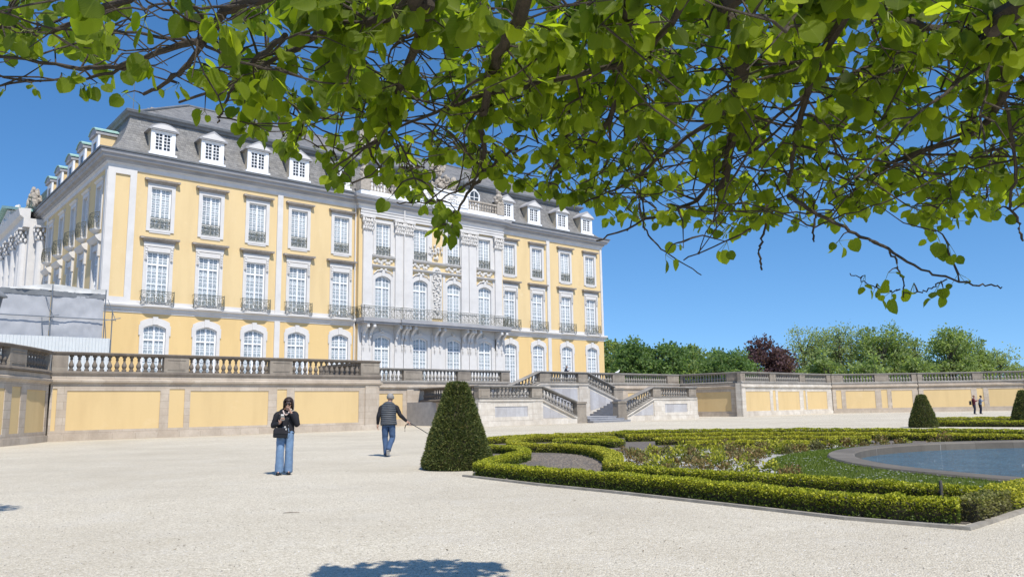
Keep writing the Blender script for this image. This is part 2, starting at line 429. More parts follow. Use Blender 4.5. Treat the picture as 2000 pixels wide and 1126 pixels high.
def arc_pts(cx, cz, r, a0, a1, n=7): return [(cx+r*math.cos(a0+(a1-a0)*i/n), cz+r*math.sin(a0+(a1-a0)*i/n)) for i in range(n+1)]
def scroll(mb, f, cx, cz, r, sgn, th=.016):
    """an S of two C scrolls in the railing surface f(x,z)"""
    for q in (arc_pts(cx, cz+r*.5, r*.5, -PI/2, PI*1.1), arc_pts(cx, cz-r*.5, r*.5, PI/2, PI*2.1), arc_pts(cx+sgn*r*.25, cz+r*.5, r*.22, 0, PI*1.8, 5), arc_pts(cx-sgn*r*.25, cz-r*.5, r*.22, 0, PI*1.8, 5)):
        mb.tube([f(cx+sgn*(x-cx), z) for x, z in q], th, 4, False)
def iron_railing(mb, f, x0, x1, z0, z1, n, medal=True, th=.022, posts=True):
    """wrought-iron panel laid on the surface f(x,z)->point"""
    N = max(6, int((x1-x0)/.18))
    for z, r in ((z0+.03, th), (z0+.12, th*.7), (z1-.12, th*.7), (z1, th*1.35)):
        mb.tube([f(x0+(x1-x0)*i/N, z) for i in range(N+1)], r, 4)
    if posts:
        for x in (x0, x1): mb.tube([f(x, z0), f(x, (z0+z1)/2), f(x, z1+.06)], th*1.3, 4)
    w = (x1-x0)/n; h = (z1-z0-.28)/2
    for k in range(n):
        cx = x0+w*(k+.5); sgn = 1 if k < n/2 else -1
        if medal and (n % 2 == 1) and k == n//2:
            for r in (h*.85, h*.5): mb.tube([f(x, z) for x, z in arc_pts(cx, (z0+z1)/2, r, 0, 2*PI, 12)], th*1.1, 4, False)
            mb.tube([f(cx-h*.8, (z0+z1)/2), f(cx+h*.8, (z0+z1)/2)], th, 4); mb.tube([f(cx, (z0+z1)/2-h*.8), f(cx, (z0+z1)/2+h*.8)], th, 4)
        else:
            scroll(mb, f, cx, (z0+z1)/2, min(h, w*.95), sgn)
            mb.tube([f(cx+sgn*w*.45, z0+.06), f(cx+sgn*w*.42, (z0+z1)/2), f(cx+sgn*w*.45, z1-.04)], th*.7, 4, False)
            for q in range(2): 
                px = cx+random.uniform(-.4,.4)*w; pz = (z0+z1)/2+random.uniform(-.8,.8)*h
                a = random.uniform(0, PI); mb.tube([f(px, pz), f(px+.09*math.cos(a), pz+.07*math.sin(a)), f(px+.16*math.cos(a+.7), pz+.12*math.sin(a+.7))], [.016,.022,.006], 4, False)

def make_window(kind, x=0, y=0, rz=0):
    """surround > sash, pane, railing ... returns the surround; x,y = place of the window axis on the facade"""
    mb = MB(); sm = MB(); pm = MB(); rl = MB(); led = MB()
    if kind == 'ground':
        d = (.75, 3.3, 7.34, .24); surround(mb, *d, .99, 3.3, 7.82, .3); mb.box(-.17, .17, -.13, 0, 7.36, 7.9)
        mb.box(-1.06, -.95, -.085, 0, 6.6, 7.3); mb.box(.95, 1.06, -.085, 0, 6.6, 7.3)
        sash(sm, *d, 6, 2, 6.3); panes(pm, *d)
    elif kind == 'first':
        d = (.75, 8.75, 12.52, 0); surround(mb, *d, 1.0, 8.75, 12.85, 0)
        mb.box(-1.03, 1.03, -.1, 0, 12.88, 13.16); mb.box(-.95, -.78, -.16, -.05, 11.9, 12.8); mb.box(.78, .95, -.16, -.05, 11.9, 12.8)
        for sx in (-.865, .865):
            for k in range(5): mb.blob((sx, -.17, 12.75-.19*k), (.09-.01*k, .07, .1), .2)
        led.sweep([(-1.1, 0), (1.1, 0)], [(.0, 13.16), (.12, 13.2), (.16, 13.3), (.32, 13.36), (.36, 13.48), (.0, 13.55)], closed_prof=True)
        led.box(-1.33, -1.1, -.36, 0, 13.36, 13.5); led.box(1.1, 1.33, -.36, 0, 13.36, 13.5)
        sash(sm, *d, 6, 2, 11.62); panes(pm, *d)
        def f(x_, z): 
            q = abs(x_)/1.1; bulge = .12*math.sin(PI*min(1, max(0, (z-8.72)/.5)))
            return (x_, -.36-.14*(1-q*q)-bulge, z)
        iron_railing(rl, f, -1.1, 1.1, 8.72, 9.66, 5)
        for sx in (-1.1, 1.1):
            rl.tube([f(sx, 9.66), (sx, 0, 9.66)], .02, 4); rl.tube([f(sx, 8.78), (sx, 0, 8.78)], .018, 4); rl.tube([f(sx, 9.2), (sx, -.2, 9.35), (sx, 0, 9.1)], .013, 4)
        # the little stone balcony plate under it
        mb.prism([(-1.05, 0), (-1.05, -.3), (-.7, -.48), (0, -.54), (.7, -.48), (1.05, -.3), (1.05, 0)], 'z', 8.56, 8.70)
    elif kind == 'top':
        d = (.69, 14.15, 17.16, 0); surround(mb, *d, .95, 13.98, 17.42, 0)
        mb.box(-.72, .72, -.05, .05, 13.86, 13.98)
        led.sweep([(-1.02, 0), (1.02, 0)], [(.0, 17.42), (.1, 17.44), (.14, 17.54), (.3, 17.6), (.33, 17.72), (.0, 17.78)], closed_prof=True)
        led.box(-1.2, -1.02, -.33, 0, 17.6, 17.74); led.box(1.02, 1.2, -.33, 0, 17.6, 17.74)
        sash(sm, *d, 8, 0, 0); panes(pm, *d)
        iron_railing(rl, lambda x_, z: (x_, .02, z), -.68, .68, 14.16, 14.98, 4, False, .02)
    elif kind == 'ctop':
        d = (.72, 14.33, 17.1, 0); surround(mb, *d, .98, 14.33, 17.4, 0)
        sash(sm, *d, 8, 0, 0); panes(pm, *d)
        iron_railing(rl, lambda x_, z: (x_, .02, z), -.7, .7, 14.34, 15.05, 4, False, .02)
    elif kind == 'cfirst':
        d = (.76, 8.78, 12.5, .3); surround(mb, *d, 1.0, 8.78, 12.9, .36)
        mb.box(-.14, .14, -.14, 0, 12.5, 13.05)
        for sg in (-1, 1):
            mb.tube([(sg*.15, -.12, 12.98), (sg*.6, -.12, 12.92), (sg*.95, -.12, 12.62)], [.07, .06, .04], 5)
            mb.blob((sg*.2, -.14, 13.05), (.14, .08, .1))
        sash(sm, *d, 7, 2, 11.5); panes(pm, *d)
    elif kind == 'cground':
        d = (.76, 3.3, 7.36, .24); surround(mb, *d, .98, 3.3, 7.72, .28)
        for q in range(5): mb.blob((random.uniform(-.25,.25), -.1, 7.75+random.uniform(-.05,.2)), (.12, .08, .1))
        sash(sm, *d, 6, 2, 6.3); panes(pm, *d)
    s = mb.build('window', M['trim'], PAL, (x, y, 0)); s.rotation_euler.z = rz
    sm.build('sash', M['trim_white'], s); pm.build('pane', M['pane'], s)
    if rl.v: rl.build('railing', M['iron'], s)
    if led.v: led.build('lintel', M['lintel'], s)
    return s
HOLE = dict(ground=(.8, 3.28, 7.4), first=(.78, 8.72, 12.6), top=(.72, 14.05, 17.25), ctop=(.75, 14.3, 17.2), cfirst=(.8, 8.75, 12.56), cground=(.8, 3.28, 7.42))
YC = -.38            # the centre stands this far proud
protos = {}
def place_window(kind, x, y, rz=0):
    if kind not in protos: protos[kind] = make_window(kind, x, y, rz); return protos[kind]
    return share(protos[kind], PAL, (x, y, 0), rz)
holes_l, holes_u, holes_c = [], [], []
for i, u in enumerate(BAY):
    if i in CB:
        for k in ('cground', 'cfirst', 'ctop'):
            place_window(k, u, YC); h = HOLE[k]; holes_c.append((u-h[0], u+h[0], h[1], h[2]))
    else:
        for k in ('ground', 'first', 'top'):
            place_window(k, u, 0); h = HOLE[k]; (holes_l if k == 'ground' else holes_u).append((u-h[0], u+h[0], h[1], h[2]))
VB = [2.0, 5.85, 9.7, 13.8, 17.9]
# walls ------------------------------------------------------------
C0, C1 = -30.35, -14.55
wm = MB()
for a, b in ((XL, C0), (C1, 0)):
    wm.cur = 1; wall_grid(wm, a, b, 0, 8.2, 0, holes_l); wm.cur = 0; wall_grid(wm, a, b, 8.6, 18.4, 0, holes_u)
wm.cur = 2; wall_grid(wm, C0, C1, 0, 8.6, YC, holes_c)
wm.cur = 0; wall_grid(wm, C0, C1, 8.6, 19, YC, holes_c)
wm.cur = 0
for x in (C0, C1): wm.add([(x,YC,0),(x,0.01,0),(x,0.01,19),(x,YC,19)], [(0,1,2,3)])
wm.add([(0,0,0),(0,DEP,0),(0,DEP,19.2),(0,0,19.2)], [(0,1,2,3)])
wm.add([(0,DEP,0),(XL+DEP,DEP,0),(XL+DEP,DEP,19.2),(0,DEP,19.2)], [(0,1,2,3)])
wm.build('wall', [M['yellow'], M['yellow_low'], M['trim']], PAL)
# side wall towards the courtyard, its bays and the columned middle
hs_, sideop = [], []
for v in VB:
    for k in ('first', 'top'): 
        h = HOLE[k]; hs_.append((-v-h[0], -v+h[0], h[1], h[2]))
sw = MB(); wall_grid(sw, -BACK, 0, 0, 18.4, 0, hs_)
so_ = sw.build('side_wall', M['yellow'], PAL, (XL, 0, 0)); so_.rotation_euler.z = -PI/2
sb = {}
def side_window(kind, v):
    if kind not in sb:
        mb, sm, pm, rl, led = MB(), MB(), MB(), MB(), MB()
        if kind == 'top':
            d = (.69, 14.15, 17.16, 0); surround(mb, *d, .9, 13.9, 17.45, 0); sash(sm, *d, 8, 0, 0); panes(pm, *d)
            mb.sweep([(-1.0, 0), (1.0, 0)], [(0, 17.45), (.1, 17.5), (.2, 17.62), (0, 17.75)], closed_prof=True)
            mb.lathe([(.03, 13.55), (.2, 13.7), (.62, 13.88), (.68, 13.94), (.68, 14.02)], 14, sy=.75)
            f = lambda x_, z: (x_, -math.sqrt(max(.01, .52*.52-x_*x_*.24))*(1.0+.12*math.sin(PI*(z-14.05)/1.0)), z)
            iron_railing(rl, f, -1.0, 1.0, 14.05, 15.1, 6, False, .02)
        else:
            d = (.75, 8.75, 12.5, 0); surround(mb, *d, .98, 8.75, 12.9, 0); sash(sm, *d, 6, 2, 11.6); panes(pm, *d)
            mb.sweep([(-1.2, 0), (-.6, -.0), (.6, 0), (1.2, 0)], [(0, 13.0), (.15, 13.05), (.35, 13.25), (.42, 13.4), (0, 13.6)], closed_prof=True)
            for sg in (-.93, .93): mb.box(sg-.12, sg+.12, -.16, 0, 12.0, 13.0)
        s = mb.build('window', M['trim'], PAL, (XL, v, 0)); s.rotation_euler.z = -PI/2
        sm.build('sash', M['trim_white'], s); pm.build('pane', M['pane'], s)
        if rl.v: rl.build('railing', M['iron'], s)
        sb[kind] = s; return s
    return share(sb[kind], PAL, (XL, v, 0), -PI/2)
for v in VB:
    side_window('top', v); side_window('first', v)
def local_side(mb, name, mat, smooth=False):
    o = mb.build(name, mat, PAL, (XL, 0, 0), smooth); o.rotation_euler.z = -PI/2; return o
# flat strips between side bays (in facade coordinates: x = -v)
# columned middle of the side front
for v in (.3, 19.45):
    ss = MB(); ss.box(-v-.26, -v+.26, -.07, .02, 8.7, 18.38); local_side(ss, 'lesene', M['trim'])
pj = MB(); pj.box(-46, -21.2, -1.1, .02, 0, 18.4); local_side(pj, 'projection', M['trim'])
cap_rnd = random.Random(4)
cmb = MB(); cmb.lathe([(.62, 8.7), (.62, 9.5), (.5, 9.55), (.46, 9.7), (.44, 12), (.38, 16.3), (.44, 16.32)], 12)
kmb = MB()
for row in range(3):
    for k in range(8):
        a = 2*PI*(k+.5*row)/8; r = .42+.07*row
        kmb.blob((r*math.cos(a), r*math.sin(a), 16.5+.34*row), (.13, .13, .2), .2, 6, 4, cap_rnd)
kmb.box(-.62, .62, -.62, .62, 17.42, 17.58)
col0 = None
for v, y_ in ((20.4, -.25), (22.3, -1.25), (23.3, -1.25), (26.3, -1.25), (29.5, -1.25), (32.5, -1.25), (35.5, -1.25), (39.5, -1.25), (44.6, -1.25)):
    if col0 is None:
        col0 = cmb.build('column', M['trim'], PAL, (XL+y_, v, 0)); col0.rotation_euler.z = -PI/2; kmb.build('capital', M['trim'], col0)
    else: share(col0, PAL, (XL+y_, v, 0), -PI/2)
pe = MB()
pe.sweep([(-46, -1.1), (-21.2, -1.1)], [(.5, 17.6), (.5, 18.4), (.8, 18.6), (.95, 19.2), (0, 19.3), (0, 17.6)], closed_prof=True)
pe.prism([(-43.5, 19.25), (-22.5, 19.25), (-33, 21.5)], 'y', -1.3, 3)
local_side(pe, 'pediment', M['trim'])
for a, b in (((-44.0, 19.2), (-33, 21.65)), ((-33, 21.65), (-22.0, 19.2))):
    pc = MB()
    pc.add([(a[0],-1.75,a[1]),(b[0],-1.75,b[1]),(b[0],3,b[1]),(a[0],3,a[1]),(a[0],-1.75,a[1]+.25),(b[0],-1.75,b[1]+.25),(b[0],3,b[1]+.25),(a[0],3,a[1]+.25)], [(0,3,2,1),(4,5,6,7),(0,1,5,4),(2,3,7,6),(1,2,6,5),(3,0,4,7)])
    local_side(pc, 'pediment_roof', M['copper'])
r5 = random.Random(12)
for cx, cz, n_, s_ in ((-22.2, 19.9, 26, .7), (-24.2, 20.5, 24, .75), (-25.6, 20.0, 16, .6)):
    gs = MB()
    for k in range(n_):
        a = r5.uniform(0, 2*PI); rr = s_*math.sqrt(r5.random())
        gs.blob((cx+rr*math.cos(a)*1.1, -.55+r5.uniform(-.3,.3), cz+rr*math.sin(a)+.4), (r5.uniform(.12,.3), r5.uniform(.12,.25), r5.uniform(.15,.36)), .25, 6, 5, r5)
    gs.blob((cx+.1, -.55, cz+s_+.55), (.17,.17,.22), .1, 7, 6, r5)
    gs.tube([(cx, -.55, cz+s_*.6), (cx+.45, -.7, cz+s_+.2), (cx+.75, -.8, cz+s_+.05)], [.13,.1,.07], 6)
    local_side(gs, 'statue', M['statue'])
fa = MB()
for k in range(60): fa.blob((r5.uniform(-40,-26), -1.33, 19.5+r5.random()*1.2), (r5.uniform(.15,.4), .2, r5.uniform(.15,.4)), .25, 6, 5, r5)
local_side(fa, 'pediment_relief', M['trim'])

# strips, corner pilaster, ledge ---------------------------------------
def strip(x0, x1, y0, z0, z1, name='lesene'):
    m_ = MB(); m_.box(x0, x1, y0, .02, z0, z1); return m_.build(name, M['trim'], PAL)
tr = MB(); tr.box(XL-.04, -49.3, -.1, .05, 8.72, 18.2); tr.box(-48.35, -47.92, -.1, .02, 8.72, 18.2); tr.box(-49.3, -48.35, -.1, .02, 17.75, 18.2); tr.box(-49.3, -48.35, -.1, .02, 8.72, 9.15); tr.build('corner_frame', M['trim'], PAL)
for u in (-37.24, -8.12): strip(u-.22, u+.22, -.1, 8.72, 18.3); strip(u-.22, u+.22, -.1, 3.3, 8.1)
strip(-.28, 0, -.1, 8.72, 18.3); strip(C0-.02, C0+.35, -.06, 3.3, 8.1)
strip(XL, C0, -.035, 8.72, 8.98, 'plinth_band'); strip(C1, 0, -.035, 8.72, 8.98, 'plinth_band')
# plaster panel joint next to the corner
pth = [(XL, BACK), (XL, 0), (0, 0), (0, DEP)]
def cpath(off=0): return [(XL, BACK), (XL, 0), (C0, 0), (C0, YC), (C1, YC), (C1, 0), (0, 0), (0, DEP)]
lg = MB()
for a, b in (([(XL, 70), (XL, 0), (C0-.15, 0)], 0), ([(C1+.15, 0), (0, 0), (0, DEP)], 0)):
    lg.sweep(a, [(0, 8.1), (.05, 8.12), (.06, 8.24), (.14, 8.3), (.16, 8.44), (.30, 8.52), (.33, 8.64), (.30, 8.7), (0, 8.74)])
lg.build('string_course', M['trim'], PAL)
fr = MB(); fr.sweep(cpath(), [(.0, 18.1), (.08, 18.12), (.09, 18.42), (.18, 18.46), (.2, 18.55), (0.0, 18.56)]); fr.build('frieze', M['trim'], PAL)
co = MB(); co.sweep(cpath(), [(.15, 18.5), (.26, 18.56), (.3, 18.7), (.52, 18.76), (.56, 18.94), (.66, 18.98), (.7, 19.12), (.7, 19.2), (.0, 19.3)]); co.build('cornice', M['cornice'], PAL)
gu = MB(); gu.sweep(pth, [(.5, 19.26), (.78, 19.22), (.8, 19.32), (.45, 19.42)]); gu.build('gutter', M['dark_lead'], PAL)

# roof ------------------------------------------------------------------
ro = MB()
LP = [(XL, BACK), (XL, 0), (0, 0), (0, DEP), (XL+DEP, DEP), (XL+DEP, BACK)]
ro.sweep(LP, [(.5, 19.36), (.2, 19.44), (-.15, 19.62), (-.5, 19.95), (-.85, 20.45), (-1.15, 21.1), (-1.42, 21.9), (-1.62, 22.7)], closed=True)
rf = ro.build('roof', M['slate'], PAL)
ru = MB(); ru.sweep(LP, [(-2.0, 23.12), (-7.6, 26.7)], closed=True); ru.build('upper_roof', M['slate'], rf)
rc = MB(); rc.sweep(LP, [(-1.62, 22.62), (-1.46, 22.66), (-1.4, 22.8), (-1.25, 22.88), (-1.2, 23.04), (-1.35, 23.12), (-2.1, 23.2)], closed=True); rc.build('roof_cornice', M['dark_lead'], rf)
hip = MB()
for a, b in (((XL+2.0, 2.0, 23.2), (XL+7.6, 7.6, 26.78)), ((-2.0, 2.0, 23.2), (-7.6, 7.6, 26.78)), ((XL+7.6, 7.6, 26.75), (-7.6, 7.6, 26.75))): hip.tube([a, b], .1, 6)
hip.build('ridge_cap', M['dark_lead'], rf)
for (x0, x1, y0, y1, z1) in ((-46.0, -44.5, 5.0, 6.2, 24.75), (-26.6, -24.6, 6.2, 7.6, 28.3), (-12.6, -10.8, 6.2, 7.6, 28.0)):
    ch = MB(); ch.box(x0, x1, y0, y1, 23.2, z1-.3); ch.box(x0-.12, x1+.12, y0-.12, y1+.12, z1-.3, z1); ch.box(x0+.2, x1-.2, y0+.2, y1-.2, z1, z1+.25); ch.build('chimney', M['statue'], rf)
rod = MB(); rod.tube([(XL+2.0, 2.6, 23.1), (XL+2.0, 2.6, 27.4)], [.035, .02], 5); rod.build('lightning_rod', M['pole'], rf)

# dormers -----------------------------------------------------------------
def make_dormer(x, seg):
    mb = MB(); yf = .28
    mb.cur = 0
    for sg in (-1, 1): mb.prism([(yf, 19.85), (yf, 21.55), (2.6, 21.55), (1.6, 20.6), (.9, 19.85)], 'x', sg*.8-.03, sg*.8+.03)
    mb.cur = 1
    hw, z0, z1 = .6, 20.0, 21.38
    mb.box(-.85, -hw, yf-.06, yf+.03, 19.82, 21.5); mb.box(hw, .85, yf-.06, yf+.03, 19.82, 21.5); mb.box(-hw, hw, yf-.055, yf+.2, z1, 21.5); mb.box(-hw, hw, yf-.055, yf+.2, 19.82, z0)
    mb.box(-.98, .98, yf-.16, yf+.25, 19.66, 19.82)
    mb.cur = 2
    if seg: top = arc_pts(0, 21.56-.9, 1.42, PI*.5-.80, PI*.5+.80, 10)[::-1]; top = [(x_, z-.02) for x_, z in top]
    else: top = [(-1.04, 21.66), (0, 22.28), (1.04, 21.66)]
    prof = [(-1.08, 21.5)] + top + [(1.08, 21.5)]
    mb.prism(prof[::-1], 'y', yf-.2, 2.9)
    mb.cur = 3
    inn = [(p[0]*.8, 21.6+(p[1]-21.5)*.62) for p in prof]
    mb.prism(inn[::-1], 'y', yf-.235, yf-.19)
    d = mb.build('dormer', [M['cream'], M['trim_white'], M['cornice'], M['trim']], PAL, (x, 0, 0))
    s = MB(); sash(s, hw, z0, z1, 0, 5, 0, 0, yf+.02); s.build('sash', M['trim_white'], d)
    p = MB(); panes(p, hw, z0, z1, 0, yf+.09); p.build('pane', M['pane_dark'], d)
    return d
dseg = make_dormer(BAY[0], True); dtri = make_dormer(BAY[1], False)
for i in (2, 3, 4, 9, 10, 11, 12): share(dtri, PAL, (BAY[i], 0, 0))
def make_oculus(x):
    mb = MB(); yf = .15
    mb.prism([(-.75, 20.0), (.75, 20.0), (.72, 21.2), (.5, 21.85), (.2, 22.1), (-.2, 22.1), (-.5, 21.85), (-.72, 21.2)][::-1], 'y', yf, 2.4)
    ring = [(.62*math.cos(2*PI*k/16), yf-.06, 21.25+.68*math.sin(2*PI*k/16)) for k in range(17)]; mb.tube(ring, .09, 6, False)
    d = mb.build('oculus_dormer', M['trim_white'], PAL, (x, 0, 0))
    p = MB(); p.poly([(.56*math.cos(2*PI*k/16), yf-.03, 21.25+.6*math.sin(2*PI*k/16)) for k in range(16)]); p.build('pane', M['pane_dark'], d)
    s = MB(); s.box(-.55, .55, yf-.07, yf-.035, 21.22, 21.28); s.box(-.03, .03, yf-.075, yf-.036, 20.66, 21.84); s.build('sash', M['trim_white'], d)
    return d
oc = make_oculus(-28.2); share(oc, PAL, (-17.6, 0, 0)); share(oc, PAL, (-22.9, 0, 0))
def side_dormer(v):
    mb = MB(); mb.cur = 0; mb.box(-.85, .85, .1, 4, 19.4, 21.6); mb.cur = 1
    mb.box(-.95, -.5, .02, .16, 19.4, 21.6); mb.box(.5, .95, .02, .16, 19.4, 21.6); mb.box(-.5, .5, .03, .3, 21.1, 21.5)
    mb.cur = 2
    mb.prism([(-1.0, 21.5), (1.0, 21.5), (1.0, 21.7), (.6, 21.95), (0, 22.08), (-.6, 21.95), (-1.0, 21.7)][::-1], 'y', -.15, 4)
    mb.cur = 3; mb.prism([(-1.06, 21.74), (-.6, 21.99), (0, 22.12), (.6, 21.99), (1.06, 21.74), (1.06, 21.84), (.6, 22.07), (0, 22.2), (-.6, 22.07), (-1.06, 21.84)], 'y', -.22, 4)
    d = mb.build('dormer', [M['yellow'], M['trim_white'], M['cornice'], M['copper']], PAL, (XL, v, 0)); d.rotation_euler.z = -PI/2
    p = MB(); p.poly([(-.5,.12-.04,19.5),(.5,.08,19.5),(.5,.08,21.1),(-.5,.08,21.1)]); p.build('pane', M['pane_dark'], d)
    return d
sd0 = side_dormer(4.6)
for v in (8.5, 12.3, 16.3, 20.2, 47.5, 51.5): share(sd0, PAL, (XL, v, 0), -PI/2)

# the centre: pilasters, capitals, balcony, attic ---------------------------------
PIL = [-29.6, -26.42, -25.5, -19.25, -18.35, -15.2]
pb = MB()
pb.box(-.42, .42, YC-.2, YC+.02, 9.95, 16.3); pb.box(-.5, .5, YC-.26, YC+.02, 9.7, 9.95); pb.box(-.46, .46, YC-.22, YC+.02, 8.78, 9.7)
crn = random.Random(9)
pil0 = None
for u in PIL:
    if pil0 is None:
        pil0 = pb.build('pilaster', M['trim'], PAL, (u, 0, 0))
        cm = MB(); cm.box(-.42, .42, YC-.22, YC+.02, 16.3, 17.3); cm.box(-.6, .6, YC-.4, YC+.02, 17.36, 17.52)
        for row in range(3):
            for k in range(5-row % 2):
                x_ = (-.42+.84*(k+.5*(row % 2))/4)*(1+.1*row)
                cm.blob((x_, YC-.27-.05*row, 16.48+.3*row), (.13, .1, .19), .25, 6, 5, crn)
        for sg in (-1, 1):
            cm.tube([(sg*(.42+.14*math.cos(a)), YC-.34, 17.2+.14*math.sin(a)) for a in [q*.7 for q in range(10)]], [.07-.004*q for q in range(10)], 5)
        cm.build('capital', M['relief'], pil0)
        lo = MB(); lo.box(-.42, .42, YC-.14, YC+.02, 3.3, 7.6); lo.box(-.47, .47, YC-.18, YC+.02, 7.6, 7.9); lo.build('lower_pilaster', M['trim'], pil0)
    else: share(pil0, PAL, (u, 0, 0))
cn = MB()
cn.box(-23.0, -21.8, YC-.12, YC+.02, 3.3, 7.7)
# architrave bands and hoods over the centre windows
cn.sweep([(C0, YC), (C1, YC)], [(.0, 17.54), (.22, 17.56), (.22, 17.74), (.27, 17.78), (.27, 17.98), (.33, 18.02), (.33, 18.1), (0, 18.1)])
for a, b in ((-29.15, -26.88), (-25.05, -19.7), (-17.9, -15.65)):
    cn.sweep([(a, YC), (b, YC)], [(0, 14.02), (.12, 14.06), (.25, 14.16), (.27, 14.24), (0, 14.3)], closed_prof=True)
    cn.sweep([(a, YC), (b, YC)], [(0, 13.2), (.12, 13.22), (.27, 13.34), (.28, 13.42), (0, 13.46)], closed_prof=True)
    cn.box(a, b, YC-.04, YC+.02, 8.78, 13.18)if False else None
for u in [BAY[i] for i in CB]:
    for sg in (-1, 1): cn.box(u+sg*1.12-.13, u+sg*1.12+.13, YC-.05, YC+.02, 8.78, 13.2); cn.box(u+sg*1.12-.13, u+sg*1.12+.13, YC-.05, YC+.02, 14.3, 17.5)
cn.build('centre_trim', M['trim'], PAL)
r6 = random.Random(21)
for i in CB:
    rl_ = MB()
    for k in range(9): rl_.blob((BAY[i]-.8+1.6*k/8, YC-.06, 13.75+.14*math.sin(k*1.7)), (.17, .07, .13), .25, 6, 5, r6)
    rl_.build('relief', M['relief'], PAL)
# tall cartouche with trophies and the small one above it
rl_ = MB()
rl_.prism([(-23.0, 9.2), (-21.8, 9.2), (-21.8, 13.2), (-22.05, 13.75), (-22.4, 13.9), (-22.75, 13.75), (-23.0, 13.2)][::-1], 'y', YC-.07, YC+.01)
for k in range(46):
    z = 13.6-k*.085; a = k*2.3
    rl_.blob((-22.4+.36*math.sin(a)*(1 if z > 11 else .6), YC-.12, z), (r6.uniform(.08,.2), .09, r6.uniform(.08,.2)), .3, 6, 5, r6)
ring_ = [(-22.4+.42*math.cos(2*PI*k/14), YC-.11, 13.2+.45*math.sin(2*PI*k/14)) for k in range(15)]; rl_.tube(ring_, .07, 5, False)
rl_.build('cartouche', M['relief'], PAL)
rl_ = MB()
for k in range(22): a = r6.uniform(0, 6.28); q = r6.random(); rl_.blob((-22.5+.75*q*math.cos(a), YC-.1, 15.3+.75*q*math.sin(a)), (r6.uniform(.08,.2), .09, r6.uniform(.08,.2)), .3, 6, 5, r6)
rl_.build('emblem', M['relief'], PAL)
# balcony on consoles
bl = MB()
BPTH = [(C0-.1, 0), (C0-.1, YC-1.15), (-26.9, YC-1.15), (-26.9, YC-1.35), (-18.0, YC-1.35), (-18.0, YC-1.15), (C1+.1, YC-1.15), (C1+.1, 0)]
bl.prism([(p[0], p[1]) for p in BPTH][::-1], 'z', 8.46, 8.76)
bl.prism([(p[0]+(.06 if p[0] < -22 else -.06), p[1]+.1 if p[1] else 0) for p in BPTH][::-1], 'z', 8.3, 8.46)
bo = bl.build('balcony', M['cornice'], PAL)
cs = MB()
for dx in (-.3, .3):
    cs.prism([(YC, 8.3), (YC-.95, 8.3), (YC-1.0, 8.0), (YC-.7, 7.9), (YC-.4, 7.6), (YC-.2, 7.0), (YC-.18, 6.6), (YC, 6.5)], 'x', dx-.12, dx+.12)
    cs.lathe([(.02,-.14),(.16,-.13),(.16,.13),(.02,.14)], 8) if False else None
    cs.blob((dx, YC-.88, 8.1), (.14, .16, .16)); cs.blob((dx, YC-.3, 7.3), (.12, .1, .2))
    cs.tube([(dx, YC-.2, 6.6), (dx, YC-.2, 6.3), (dx, YC-.18, 6.05)], [.05, .07, .02], 5)
c0_ = cs.build('console', M['trim'], bo, (PIL[0]+.0, 0, 0))
for u in (-26.42, -25.5, -22.4, -19.25, -18.35, -15.2): c = c0_.copy(); COL.objects.link(c); c.parent = bo; c.location = (u, 0, 0)
rr = MB()
for (a, b), n_ in zip([(BPTH[k], BPTH[k+1]) for k in range(7)], (3, 7, 0, 19, 0, 7, 3)):
    A = Vector(a); B = Vector(b); L = (B-A).length; D = (B-A)/L
    if n_: iron_railing(rr, lambda x_, z, A=A, D=D: (A.x+D.x*x_+.06*(1 if A.x < -22 else -1), A.y+D.y*x_+.06, z), 0, L, 8.78, 9.72, n_, True, .019)
    else: rr.tube([(a[0], a[1]+.06, 9.72), (b[0], b[1]+.06, 9.72)], .026, 4)
rr.build('railing', M['iron'], bo)
# attic: parapet, balusters, urns, sculpture
at = MB()
at.box(C0-.05, C1+.05, YC-.35, .5, 19.3, 19.72); at.box(-26.0, -19.0, YC-.42, .5, 19.72, 21.0); at.box(-26.1, -18.9, YC-.52, .55, 20.92, 21.08)
at.box(-25.6, -19.4, YC-.46, YC-.4, 19.95, 20.75)
ao = at.build('attic', M['trim_white'], PAL)
ad = MB()
for k in range(60): ad.blob((r6.uniform(-25.4, -19.6), YC-.47, r6.uniform(20.05, 20.65)), (r6.uniform(.08,.2), .05, r6.uniform(.05,.14)), .2, 6, 4, r6)
ad.build('relief', M['relief'], ao)
for a, b in ((-29.6, -26.1), (-18.9, -15.3)):
    ab = MB(); u = -30.0 if a < -20 else -15.0; ab.box(u-.45, u+.45, YC-.4, .1, 19.72, 20.75)
    ab.box(a, b, YC-.3, YC-.05, 20.55, 20.7); ab.box(a, b, YC-.3, YC-.05, 19.72, 19.8)
    for k in range(11): ab.lathe([(.05,0),(.08,.1),(.05,.25),(.1,.4),(.06,.6),(.08,.75)], 8, (a+.2+(b-a-.4)*k/10, YC-.17, 19.8))
    ab.build('parapet', M['statue'], ao)
for u in (-29.95, -15.05):
    ub = MB()
    ub.lathe([(.3,0),(.34,.15),(.16,.3),(.3,.5),(.42,.8),(.36,1.0),(.2,1.1),(.26,1.25),(.3,1.5),(.12,1.75),(.02,1.85)], 10, (u, YC-.15, 20.72))
    for k in range(10): ub.blob((u+r6.uniform(-.5,.5), YC-.2, 20.8+r6.random()*.7), (.18,.16,.2), .3, 6, 5, r6)
    ub.build('urn', M['statue'], ao)
sg_ = MB()
for k in range(90):
    a = r6.uniform(0, PI); q = r6.random()**.5
    sg_.blob((-22.5+3.0*q*math.cos(a), YC-.1+r6.uniform(-.2,.2), 21.05+2.4*q*math.sin(a)*(.55+.45*math.cos(a)**2 if abs(math.cos(a))>.3 else 1)), (r6.uniform(.13,.34), .2, r6.uniform(.13,.34)), .3, 6, 5, r6)
sg_.build('sculpture', M['statue'], ao)
